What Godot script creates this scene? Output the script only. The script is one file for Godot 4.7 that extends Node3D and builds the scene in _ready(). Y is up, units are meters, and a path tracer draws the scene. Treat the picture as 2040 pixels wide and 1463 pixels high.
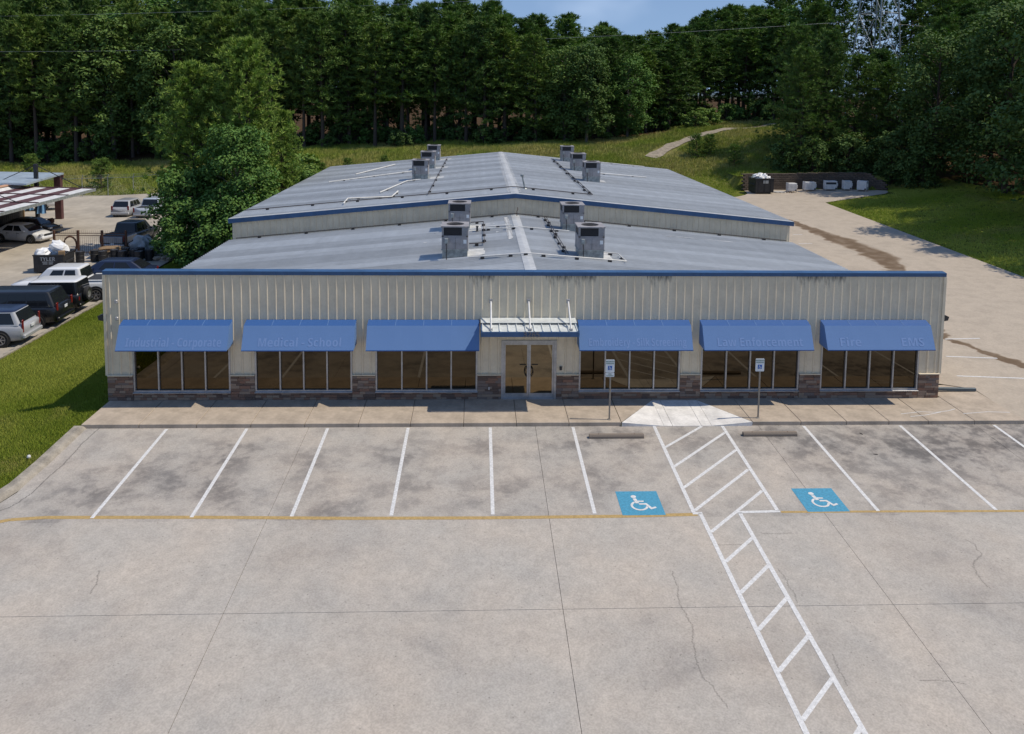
extends Node3D
# ---------------------------------------------------------------- state
var M := {}
var rng := RandomNumberGenerator.new()
var counts := {}
const SUN_DIR := Vector3(-1.0, -1.58, -0.075)

func lin(r: float, g: float, b: float) -> Color:
	return Color(r, g, b).linear_to_srgb()

# ---------------------------------------------------------------- mesh builder
class MB:
	var v := PackedVector3Array()
	var n := PackedVector3Array()
	var uv := PackedVector2Array()
	var c := PackedColorArray()
	var use_uv := false
	var use_c := false
	var flat := false
	var col := Color.WHITE
	func tri(a: Vector3, b: Vector3, d: Vector3, ua := Vector2.ZERO, ub := Vector2.ZERO, ud := Vector2.ZERO) -> void:
		v.append(a); v.append(d); v.append(b)
		if not flat:
			var nn := (b - a).cross(d - a).normalized()
			n.append(nn); n.append(nn); n.append(nn)
		if use_uv:
			uv.append(ua); uv.append(ud); uv.append(ub)
		if use_c:
			c.append(col); c.append(col); c.append(col)
	func trin(a: Vector3, b: Vector3, d: Vector3, na: Vector3, nb: Vector3, nd: Vector3) -> void:
		v.append(a); v.append(d); v.append(b)
		n.append(na); n.append(nd); n.append(nb)
		if use_uv:
			uv.append(Vector2.ZERO); uv.append(Vector2.ZERO); uv.append(Vector2.ZERO)
		if use_c:
			c.append(col); c.append(col); c.append(col)
	func quad(a: Vector3, b: Vector3, d: Vector3, e: Vector3) -> void:
		tri(a, b, d); tri(a, d, e)
	func quaduv(p: Array, q: Array) -> void:
		tri(p[0], p[1], p[2], q[0], q[1], q[2]); tri(p[0], p[2], p[3], q[0], q[2], q[3])
	func quadn(a: Vector3, b: Vector3, d: Vector3, e: Vector3, na: Vector3, nb: Vector3, nd: Vector3, ne: Vector3) -> void:
		trin(a, b, d, na, nb, nd); trin(a, d, e, na, nd, ne)
	# eight corners: bottom ring 0-3 and top ring 4-7, both counter-clockwise seen from above
	func hexa(p: Array) -> void:
		quad(p[3], p[2], p[1], p[0]); quad(p[4], p[5], p[6], p[7])
		for i in 4:
			var j := (i + 1) % 4
			quad(p[i], p[j], p[j + 4], p[i + 4])
	func box(ctr: Vector3, s: Vector3, b := Basis.IDENTITY) -> void:
		var h := s * 0.5
		var p := []
		for y: float in [-h.y, h.y]:
			for q: Vector2 in [Vector2(-h.x, h.z), Vector2(h.x, h.z), Vector2(h.x, -h.z), Vector2(-h.x, -h.z)]:
				p.append(ctr + b * Vector3(q.x, y, q.y))
		hexa(p)
	# box with chamfered edges
	func cbox(ctr: Vector3, s: Vector3, bev: float, bs := Basis.IDENTITY) -> void:
		var h := s * 0.5
		var i := h - Vector3.ONE * bev
		var f := func(x: float, y: float, z: float) -> Vector3: return ctr + bs * Vector3(x, y, z)
		for sg: float in [-1.0, 1.0]:
			var a := [f.call(sg * h.x, -i.y, sg * i.z), f.call(sg * h.x, -i.y, -sg * i.z), f.call(sg * h.x, i.y, -sg * i.z), f.call(sg * h.x, i.y, sg * i.z)]
			quad(a[0], a[1], a[2], a[3])
			a = [f.call(-i.x, sg * h.y, sg * i.z), f.call(i.x, sg * h.y, sg * i.z), f.call(i.x, sg * h.y, -sg * i.z), f.call(-i.x, sg * h.y, -sg * i.z)]
			quad(a[0], a[1], a[2], a[3])
			a = [f.call(-sg * i.x, -i.y, sg * h.z), f.call(sg * i.x, -i.y, sg * h.z), f.call(sg * i.x, i.y, sg * h.z), f.call(-sg * i.x, i.y, sg * h.z)]
			quad(a[0], a[1], a[2], a[3])
		for s1: float in [-1.0, 1.0]:
			for s2: float in [-1.0, 1.0]:
				ori(f.call(s1 * h.x, s2 * i.y, -i.z), f.call(s1 * h.x, s2 * i.y, i.z), f.call(s1 * i.x, s2 * h.y, i.z), f.call(s1 * i.x, s2 * h.y, -i.z), ctr)
				ori(f.call(s1 * h.x, -i.y, s2 * i.z), f.call(s1 * h.x, i.y, s2 * i.z), f.call(s1 * i.x, i.y, s2 * h.z), f.call(s1 * i.x, -i.y, s2 * h.z), ctr)
				ori(f.call(-i.x, s1 * h.y, s2 * i.z), f.call(i.x, s1 * h.y, s2 * i.z), f.call(i.x, s1 * i.y, s2 * h.z), f.call(-i.x, s1 * i.y, s2 * h.z), ctr)
				for s3: float in [-1.0, 1.0]:
					ori3(f.call(s1 * h.x, s2 * i.y, s3 * i.z), f.call(s1 * i.x, s2 * h.y, s3 * i.z), f.call(s1 * i.x, s2 * i.y, s3 * h.z), ctr)
	func ori(a: Vector3, b: Vector3, d: Vector3, e: Vector3, inside: Vector3) -> void:
		if (b - a).cross(d - a).dot((a + d) * 0.5 - inside) < 0.0: quad(e, d, b, a)
		else: quad(a, b, d, e)
	func ori3(a: Vector3, b: Vector3, d: Vector3, inside: Vector3) -> void:
		if (b - a).cross(d - a).dot(a - inside) < 0.0: tri(d, b, a)
		else: tri(a, b, d)
	# tube along points with a radius each, smooth round
	func tube(pts: Array, rad: Array, sides := 8, caps := true) -> void:
		var rings := []
		var nrm := []
		for i in pts.size():
			var t: Vector3
			if i == 0: t = pts[1] - pts[0]
			elif i == pts.size() - 1: t = pts[i] - pts[i - 1]
			else: t = (pts[i + 1] - pts[i]).normalized() + (pts[i] - pts[i - 1]).normalized()
			t = t.normalized()
			var sdir := t.cross(Vector3.UP if absf(t.y) < 0.9 else Vector3.RIGHT).normalized()
			var u := sdir.cross(t).normalized()
			var ring := []; var rn := []
			for k in sides:
				var a := TAU * k / sides
				var dd := sdir * cos(a) + u * sin(a)
				ring.append(pts[i] + dd * float(rad[i])); rn.append(dd)
			rings.append(ring); nrm.append(rn)
		for i in pts.size() - 1:
			for k in sides:
				var j := (k + 1) % sides
				quadn(rings[i][j], rings[i][k], rings[i + 1][k], rings[i + 1][j], nrm[i][j], nrm[i][k], nrm[i + 1][k], nrm[i + 1][j])
		if caps:
			for e: int in [0, pts.size() - 1]:
				for k in sides:
					var j := (k + 1) % sides
					if e == 0: tri(pts[0], rings[0][k], rings[0][j])
					else: tri(pts[e], rings[e][j], rings[e][k])
	# lathe about a y axis: profile of (radius, y)
	func lathe(ctr: Vector3, prof: Array, sides := 20, bs := Basis.IDENTITY) -> void:
		for i in prof.size() - 1:
			var p: Vector2 = prof[i]; var q: Vector2 = prof[i + 1]
			var sl := Vector2(q.y - p.y, p.x - q.x).normalized()
			for k in sides:
				var a := TAU * k / sides; var b := TAU * (k + 1) / sides
				var da := Vector3(cos(a), 0, -sin(a)); var db := Vector3(cos(b), 0, -sin(b))
				var na := bs * (da * sl.x + Vector3.UP * sl.y); var nb := bs * (db * sl.x + Vector3.UP * sl.y)
				quadn(ctr + bs * (da * p.x + Vector3.UP * p.y), ctr + bs * (db * p.x + Vector3.UP * p.y), ctr + bs * (db * q.x + Vector3.UP * q.y), ctr + bs * (da * q.x + Vector3.UP * q.y), na, nb, nb, na)
	# flat polygon (x, y) pushed out by d along z
	func prism(poly: PackedVector2Array, z0: float, z1: float, xf := Transform3D.IDENTITY) -> void:
		var idx := Geometry2D.triangulate_polygon(poly)
		var ccw := not Geometry2D.is_polygon_clockwise(poly)
		for i in range(0, idx.size(), 3):
			var a := poly[idx[i]]; var b := poly[idx[i + 1]]; var d := poly[idx[i + 2]]
			if (b - a).cross(d - a) < 0.0:
				var t := b; b = d; d = t
			tri(xf * Vector3(a.x, a.y, z1), xf * Vector3(b.x, b.y, z1), xf * Vector3(d.x, d.y, z1))
			tri(xf * Vector3(d.x, d.y, z0), xf * Vector3(b.x, b.y, z0), xf * Vector3(a.x, a.y, z0))
		var m := poly.size()
		for i in m:
			var a := poly[i]; var b := poly[(i + 1) % m]
			if not ccw:
				var t := a; a = b; b = t
			quad(xf * Vector3(a.x, a.y, z0), xf * Vector3(b.x, b.y, z0), xf * Vector3(b.x, b.y, z1), xf * Vector3(a.x, a.y, z1))
	func mesh() -> ArrayMesh:
		var arr := []
		arr.resize(Mesh.ARRAY_MAX)
		arr[Mesh.ARRAY_VERTEX] = v
		if not flat: arr[Mesh.ARRAY_NORMAL] = n
		if use_uv: arr[Mesh.ARRAY_TEX_UV] = uv
		if use_c: arr[Mesh.ARRAY_COLOR] = c
		var m := ArrayMesh.new()
		m.add_surface_from_arrays(Mesh.PRIMITIVE_TRIANGLES, arr)
		return m

# ---------------------------------------------------------------- nodes
func named(parent: Node, called: String) -> String:
	var key := str(parent.get_instance_id()) + called
	var k: int = counts.get(key, 0)
	counts[key] = k + 1
	return called if k == 0 else "%s_%03d" % [called, k]
func put(called: String, what, mat: Material, parent: Node = self, at := Vector3.ZERO) -> MeshInstance3D:
	var o := MeshInstance3D.new()
	o.mesh = what.mesh() if what is MB else what
	o.material_override = mat
	o.name = named(parent, called)
	o.position = at
	o.cast_shadow = GeometryInstance3D.SHADOW_CASTING_SETTING_ON
	parent.add_child(o, true)
	return o
func thing(called: String, label: String, category: String, at := Vector3.ZERO, turn := 0.0, group := "") -> Node3D:
	var o := Node3D.new()
	o.name = named(self, called)
	add_child(o, true)
	o.position = at
	o.rotation.y = turn
	tag(o, label, category, group)
	return o
func part(called: String, parent: Node, at := Vector3.ZERO) -> Node3D:
	var o := Node3D.new()
	o.name = named(parent, called)
	parent.add_child(o, true)
	o.position = at
	return o
func tag(o: Node, label: String, category: String, group := "") -> Node:
	o.set_meta("label", label)
	o.set_meta("category", category)
	if group != "": o.set_meta("group", group)
	return o
func structure(called: String, what, mat: Material, label := "") -> MeshInstance3D:
	var o := put(called, what, mat)
	o.set_meta("kind", "structure")
	if label != "": o.set_meta("label", label)
	return o
func copy(o: Node3D, at: Vector3, turn: float, label: String) -> Node3D:
	var c: Node3D = o.duplicate()
	c.name = named(self, str(o.name).rstrip("0123456789").trim_suffix("_"))
	add_child(c, true)
	c.position = at
	c.rotation.y = turn
	c.set_meta("label", label)
	return c

# ---------------------------------------------------------------- materials
func noise_image(size: int, freq: float, octaves: int, sd: int) -> Image:
	var f := FastNoiseLite.new()
	f.noise_type = FastNoiseLite.TYPE_SIMPLEX_SMOOTH
	f.seed = sd
	f.frequency = freq
	f.fractal_octaves = octaves
	return f.get_seamless_image(size, size)
# a grey texture of two noises, between lo and hi (sRGB values)
func grey_tex(size: int, fa: float, fb: float, share: float, lo: float, hi: float, sd: int, grain := 0.0) -> ImageTexture:
	var a := noise_image(size, fa, 4, sd).get_data()
	var b := noise_image(size, fb, 3, sd + 7).get_data()
	var out := PackedByteArray()
	out.resize(size * size)
	var r := RandomNumberGenerator.new()
	r.seed = sd
	for i in size * size:
		var t := (a[i] * (1.0 - share) + b[i] * share) / 255.0
		t = clampf((t - 0.5) * 1.6 + 0.5, 0, 1) + (r.randf() - 0.5) * grain
		out[i] = int(clampf(lerpf(lo, hi, t), 0, 1) * 255.0)
	return ImageTexture.create_from_image(Image.create_from_data(size, size, false, Image.FORMAT_L8, out))
func normal_tex(size: int, freq: float, octaves: int, sd: int, strength: float) -> ImageTexture:
	var im := noise_image(size, freq, octaves, sd)
	im.convert(Image.FORMAT_RGBA8)
	im.bump_map_to_normal_map(strength)
	return ImageTexture.create_from_image(im)
func mat(col: Color, rough := 0.8, metal := 0.0, tex: Texture2D = null, tile := 1.0, nrm: Texture2D = null, nscale := 1.0) -> StandardMaterial3D:
	var m := StandardMaterial3D.new()
	m.albedo_color = col
	m.roughness = rough
	m.metallic = metal
	if tex != null or nrm != null:
		m.uv1_triplanar = true
		m.uv1_world_triplanar = true
		m.uv1_scale = Vector3.ONE * tile
	if tex != null: m.albedo_texture = tex
	if nrm != null:
		m.normal_enabled = true
		m.normal_texture = nrm
		m.normal_scale = nscale
	return m

# ---------------------------------------------------------------- the lie of the land
const TX := [-170.0, -60.0, -40.0, -24.0, -15.3, 0.0, 15.3, 24.0, 31.0, 42.0, 60.0, 170.0]
const TZ := [70.0, 20.0, 7.5, 2.2, 0.0, -20.0, -46.0, -57.0, -70.0, -80.0, -120.0, -260.0]
const TY := [
	[-1.4, -1.4, -1.4, -1.4, -1.2, -1.2, -1.2, -1.2, -1.2, -1.2, -1.0, -1.0],
	[-1.25, -1.25, -1.25, -1.1, -0.85, -0.85, -0.85, -0.85, -0.85, -0.8, 0.0, 0.0],
	[-1.25, -1.25, -1.25, -1.05, -0.35, -0.35, -0.35, -0.35, -0.35, -0.2, 1.0, 1.0],
	[-1.25, -1.25, -1.25, -1.2, -0.14, -0.14, -0.14, -0.14, -0.1, 0.5, 1.6, 2.0],
	[-1.25, -1.25, -1.25, -1.25, -0.05, -0.02, -0.02, -0.05, 0.0, 0.8, 2.0, 3.0],
	[-1.25, -1.25, -1.25, -1.25, -0.1, 0.0, 0.25, 0.35, 0.4, 1.5, 3.0, 5.0],
	[-1.25, -1.25, -1.25, -1.0, -0.1, 0.3, 0.7, 0.85, 0.92, 1.9, 4.0, 7.0],
	[-1.25, -1.25, -1.25, 0.0, 1.2, 1.9, 1.5, 1.2, 1.05, 1.7, 4.6, 8.0],
	[-1.0, -0.4, 0.3, 2.8, 3.6, 4.0, 4.5, 5.2, 5.9, 5.4, 6.0, 8.0],
	[1.0, 1.0, 2.0, 3.6, 4.1, 4.4, 5.1, 5.9, 6.7, 6.7, 7.0, 9.0],
	[3.0, 3.0, 4.0, 5.0, 5.6, 6.0, 6.0, 6.6, 7.4, 8.0, 8.5, 10.0],
	[7.0, 7.0, 8.0, 8.0, 8.0, 8.0, 8.0, 8.0, 9.0, 9.0, 9.0, 10.0]]
const WALL_X := [25.6, 28.5, 32.0, 35.5, 38.2, 39.6]
const WALL_Z := [-55.6, -56.7, -57.0, -55.8, -54.0, -52.3]
func table(xs: Array, ys: Array, x: float) -> float:
	if x <= xs[0]: return ys[0]
	for i in xs.size() - 1:
		if x <= xs[i + 1]:
			return lerpf(ys[i], ys[i + 1], (x - xs[i]) / (xs[i + 1] - xs[i]))
	return ys[-1]
func cell(a: Array, x: float) -> int:
	var up: bool = a[1] > a[0]
	for i in a.size() - 2:
		if (up and x < a[i + 1]) or (not up and x > a[i + 1]): return i
	return a.size() - 2
func H(x: float, z: float) -> float:
	var i := cell(TX, x); var j := cell(TZ, z)
	var u := clampf((x - TX[i]) / (TX[i + 1] - TX[i]), 0, 1)
	var w := clampf((z - TZ[j]) / (TZ[j + 1] - TZ[j]), 0, 1)
	var h := lerpf(lerpf(TY[j][i], TY[j][i + 1], u), lerpf(TY[j + 1][i], TY[j + 1][i + 1], u), w)
	if x > 25.4 and x < 39.8:
		var d := table(WALL_X, WALL_Z, x) - 0.3 - z
		if d > 0.0: h = maxf(h, 1.0 + 1.55 * clampf(d / 0.5, 0, 1))
	if z < -62.0:
		h += 0.25 * sin(x * 0.31) * cos(z * 0.27 + x * 0.1)
	return h
func lot_y(z: float) -> float:
	return -0.15 - 0.0398 * (z - 2.5)

# ================================================================ the scene
func _ready() -> void:
	rng.seed = 20240817
	# camera: a drone in front of the building, rising-front lens so that walls stay upright
	var cam := Camera3D.new()
	cam.name = "camera"
	add_child(cam)
	cam.position = Vector3(-2.002, 11.26, 29.364)
	cam.rotation = Vector3(-0.09766, -0.0406, 0.01163)
	cam.keep_aspect = Camera3D.KEEP_HEIGHT
	cam.set_frustum(0.1 * 1463.0 / 1647.06, Vector2(0, -0.1 * (731.5 - 341.99) / 1647.06), 0.1, 900.0)
	cam.current = true
	# sky
	var env := Environment.new()
	var sky := Sky.new()
	var sm := ProceduralSkyMaterial.new()
	sm.sky_top_color = Color(0.42, 0.55, 0.76)
	sm.sky_horizon_color = Color(0.62, 0.75, 0.90)
	sm.sky_curve = 0.16
	sm.ground_bottom_color = Color(0.32, 0.33, 0.27)
	sm.ground_horizon_color = Color(0.52, 0.60, 0.62)
	sm.sky_energy_multiplier = 1.0
	sm.sky_cover = cloud_cover()
	sm.sky_cover_modulate = Color(1, 1, 1, 0.55)
	sky.sky_material = sm
	env.background_mode = Environment.BG_SKY
	env.sky = sky
	env.background_energy_multiplier = 0.92
	env.tonemap_mode = Environment.TONE_MAPPER_LINEAR
	env.tonemap_exposure = 1.0
	env.sdfgi_enabled = true
	env.ssao_enabled = true
	env.ssil_enabled = true
	var we := WorldEnvironment.new()
	we.name = "environment"
	we.environment = env
	add_child(we)
	# sun: high, from the right, almost in the plane of the front wall
	var sun := DirectionalLight3D.new()
	sun.name = "sun"
	sun.light_energy = 1.25
	sun.light_color = Color(1.0, 0.955, 0.88)
	sun.light_angular_distance = 0.5
	sun.shadow_enabled = true
	add_child(sun)
	sun.look_at_from_position(Vector3.ZERO, SUN_DIR, Vector3.BACK)
	make_materials()
	ground()
	parking_lot()
	walks()
	front_building()
	warehouse()
	roof_gear()
	signs_and_stops()
	right_yard()
	left_yard()
	tower_and_wires()
	trees()
	grass()

func cloud_cover() -> ImageTexture:
	var w := 1024; var h := 512
	var f := FastNoiseLite.new()
	f.seed = 5; f.frequency = 0.9; f.fractal_octaves = 5
	f.noise_type = FastNoiseLite.TYPE_SIMPLEX_SMOOTH
	var im := Image.create(w, h, false, Image.FORMAT_RGBA8)
	for j in h:
		var el := PI * (0.5 - (j + 0.5) / h)
		for i in w:
			var t := 0.0
			if el > 0.0:
				var az := TAU * i / w
				var d := Vector3(cos(az) * cos(el), sin(el), sin(az) * cos(el))
				var q := d / (d.y + 0.22)
				t = smoothstep(0.0, 0.55, f.get_noise_3d(q.x * 1.2, q.z * 2.0, 3.0)) * 0.8
			im.set_pixel(i, j, Color(0.62, 0.62, 0.62, t))
	return ImageTexture.create_from_image(im)

func make_materials() -> void:
	var fine := grey_tex(512, 0.05, 0.25, 0.5, 0.80, 1.0, 11, 0.10)
	var mott := grey_tex(512, 0.008, 0.06, 0.4, 0.72, 1.0, 23, 0.06)
	var soft := grey_tex(256, 0.01, 0.05, 0.35, 0.86, 1.0, 37, 0.02)
	var grain_n := normal_tex(512, 0.12, 4, 3, 3.0)
	M.fine = fine; M.mott = mott; M.rails = []; M.soft = soft; M.grain_n = grain_n
	M.lot_tex = lot_texture()
	M.drive_tex = drive_texture()
	M.lot = mat(Color(1, 1, 1), 0.9)
	M.lot.albedo_texture = M.lot_tex
	M.drive = mat(Color(1, 1, 1), 0.9)
	M.drive.albedo_texture = M.drive_tex
	M.yard = mat(lin(0.43, 0.385, 0.32), 0.9, 0, soft, 0.13)
	M.joint = mat(lin(0.14, 0.125, 0.11), 0.95)
	M.walk = mat(lin(0.46, 0.385, 0.305), 0.9, 0, soft, 0.5, grain_n, 0.3)
	M.ramp = mat(lin(0.78, 0.76, 0.73), 0.85, 0, soft, 0.6)
	M.curb = mat(lin(0.40, 0.36, 0.30), 0.9, 0, mott, 0.5, grain_n, 0.4)
	var worn := grey_tex(512, 0.04, 0.2, 0.55, 0.78, 1.02, 61, 0.12)
	M.paint = mat(lin(0.76, 0.76, 0.755), 0.7, 0, worn, 0.45)
	M.yellow = mat(lin(0.50, 0.345, 0.135), 0.8, 0, worn, 0.4)
	M.blue_paint = mat(lin(0.075, 0.34, 0.52), 0.7, 0, worn, 0.5)
	M.stop = mat(lin(0.26, 0.215, 0.175), 0.95, 0, fine, 1.2)
	# building
	M.panel = mat(lin(0.755, 0.655, 0.49), 0.5, 0.0, grey_tex(256, 0.01, 0.05, 0.35, 0.93, 1.0, 39, 0.02), 0.5)
	M.panel_dirty = mat(Color(1, 1, 1), 0.5)
	M.panel_dirty.albedo_texture = drip_texture()
	M.trim_blue = mat(lin(0.038, 0.105, 0.235), 0.4, 0.0, soft, 0.5)
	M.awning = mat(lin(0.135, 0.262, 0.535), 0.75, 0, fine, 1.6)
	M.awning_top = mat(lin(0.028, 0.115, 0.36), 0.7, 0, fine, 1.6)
	M.letter = mat(lin(0.156, 0.258, 0.49), 0.8)
	M.roof = []
	M.roof_far = []
	for k in 4:
		for far in 2:
			var t: float = [0.86, 1.0, 1.12, 0.94][k]
			var rm := mat(lin(0.53 * t, 0.56 * t, 0.585 * t), 0.5, 0.15, fine, 1.0)
			rm.uv1_scale = Vector3(0.018 + 0.003 * k, 1.0, 0.42)
			rm.uv1_offset = Vector3(0.37 * k, 0, 0.21 * k)
			(M.roof if far == 0 else M.roof_far).append(rm)
	M.roof_old = mat(lin(0.60, 0.615, 0.62), 0.5, 0.15, soft, 0.17)
	M.seal = mat(lin(0.72, 0.72, 0.70), 0.7, 0, soft, 0.8)
	M.alu = mat(lin(0.50, 0.50, 0.51), 0.38, 0.5, soft, 0.8)
	M.gasket = mat(lin(0.02, 0.02, 0.022), 0.6)
	M.glass = mat(lin(0.078, 0.063, 0.043), 0.02, 1.0)
	M.glass_door = mat(lin(0.185, 0.15, 0.10), 0.03, 1.0)
	M.handle = mat(lin(0.03, 0.028, 0.026), 0.35, 0.6)
	M.canopy = mat(lin(0.74, 0.78, 0.78), 0.4, 0.15, soft, 0.7)
	M.white = mat(lin(0.76, 0.76, 0.75), 0.5, 0, soft, 0.7)
	M.stone = []
	for c: Array in [[0.27, 0.165, 0.115], [0.33, 0.185, 0.125], [0.36, 0.27, 0.205], [0.19, 0.125, 0.095], [0.42, 0.30, 0.215], [0.27, 0.205, 0.17]]:
		M.stone.append(mat(lin(c[0], c[1], c[2]), 0.9, 0, fine, 1.7, grain_n, 0.8))
	M.mortar = mat(lin(0.13, 0.115, 0.10), 0.95, 0, fine, 2.0)
	M.ac = mat(lin(0.38, 0.36, 0.36), 0.5, 0.1, soft, 0.7)
	M.coil = mat(lin(0.035, 0.03, 0.03), 0.6)
	M.galv = mat(lin(0.46, 0.50, 0.50), 0.45, 0.4, mott, 0.9)
	M.black = mat(lin(0.018, 0.018, 0.02), 0.6)
	M.dark = mat(lin(0.035, 0.035, 0.038), 0.6)
	M.pipe = mat(lin(0.05, 0.042, 0.04), 0.6)
	M.post = mat(lin(0.30, 0.27, 0.23), 0.5, 0.3)
	M.sign_white = mat(lin(0.72, 0.75, 0.76), 0.4)
	M.sign_blue = mat(lin(0.015, 0.11, 0.42), 0.4)
	M.sign_green = mat(lin(0.06, 0.16, 0.10), 0.5)
	# vegetation and soil
	M.soil = mat(Color(1, 1, 1), 0.95, 0, grey_tex(512, 0.03, 0.16, 0.5, 0.55, 1.0, 51, 0.25), 0.23)
	M.soil.vertex_color_use_as_albedo = true
	M.soil.metallic_specular = 0.1
	M.track = mat(lin(0.36, 0.31, 0.24), 0.95, 0, mott, 0.4)
	M.bark = mat(lin(0.10, 0.075, 0.058), 0.95, 0, fine, 1.0)
	M.bark_pale = mat(lin(0.20, 0.17, 0.14), 0.95, 0, fine, 1.0)
	M.leaf = []
	for c: Array in [[0.128, 0.200, 0.052], [0.100, 0.163, 0.048], [0.155, 0.225, 0.052], [0.165, 0.250, 0.058], [0.112, 0.205, 0.050], [0.225, 0.315, 0.068]]:
		var m := mat(lin(c[0], c[1], c[2]), 0.75)
		m.metallic_specular = 0.25
		m.vertex_color_use_as_albedo = true
		m.backlight_enabled = true
		m.backlight = Color(0.45, 0.55, 0.20)
		m.cull_mode = BaseMaterial3D.CULL_DISABLED
		M.leaf.append(m)
	M.grass = mat(Color(1, 1, 1), 0.8)
	M.grass.metallic_specular = 0.2
	M.grass.vertex_color_use_as_albedo = true
	M.grass.backlight_enabled = true
	M.grass.backlight = Color(0.4, 0.45, 0.15)
	M.grass.cull_mode = BaseMaterial3D.CULL_DISABLED
	# yard things
	M.tyre = mat(lin(0.018, 0.018, 0.018), 0.85)
	M.rim = mat(lin(0.45, 0.45, 0.46), 0.35, 0.7)
	M.car_glass = mat(lin(0.012, 0.014, 0.018), 0.06)
	M.red_lamp = mat(lin(0.17, 0.010, 0.012), 0.25)
	M.head_lamp = mat(lin(0.55, 0.57, 0.60), 0.15, 0.3)
	M.plate = mat(lin(0.70, 0.72, 0.74), 0.5)
	M.rust = mat(lin(0.135, 0.062, 0.036), 0.85, 0, fine, 0.9)
	M.maroon = mat(lin(0.11, 0.045, 0.045), 0.6, 0, soft, 0.6)
	M.bag = mat(lin(0.74, 0.75, 0.76), 0.45)
	M.dumpster = mat(lin(0.028, 0.030, 0.036), 0.6, 0, mott, 0.6)
	M.block = mat(lin(0.105, 0.082, 0.066), 0.95, 0, fine, 1.1, grain_n, 0.8)
	M.block2 = mat(lin(0.135, 0.105, 0.085), 0.95, 0, fine, 1.1, grain_n, 0.8)
	M.wood = mat(lin(0.30, 0.20, 0.11), 0.9, 0, fine, 0.8)
	M.cloth_blue = mat(lin(0.20, 0.42, 0.72), 0.9)
	M.sheet = mat(lin(0.34, 0.36, 0.37), 0.35)
	M.sky_roof = mat(lin(0.46, 0.55, 0.63), 0.45, 0.3, soft, 0.3)

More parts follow.
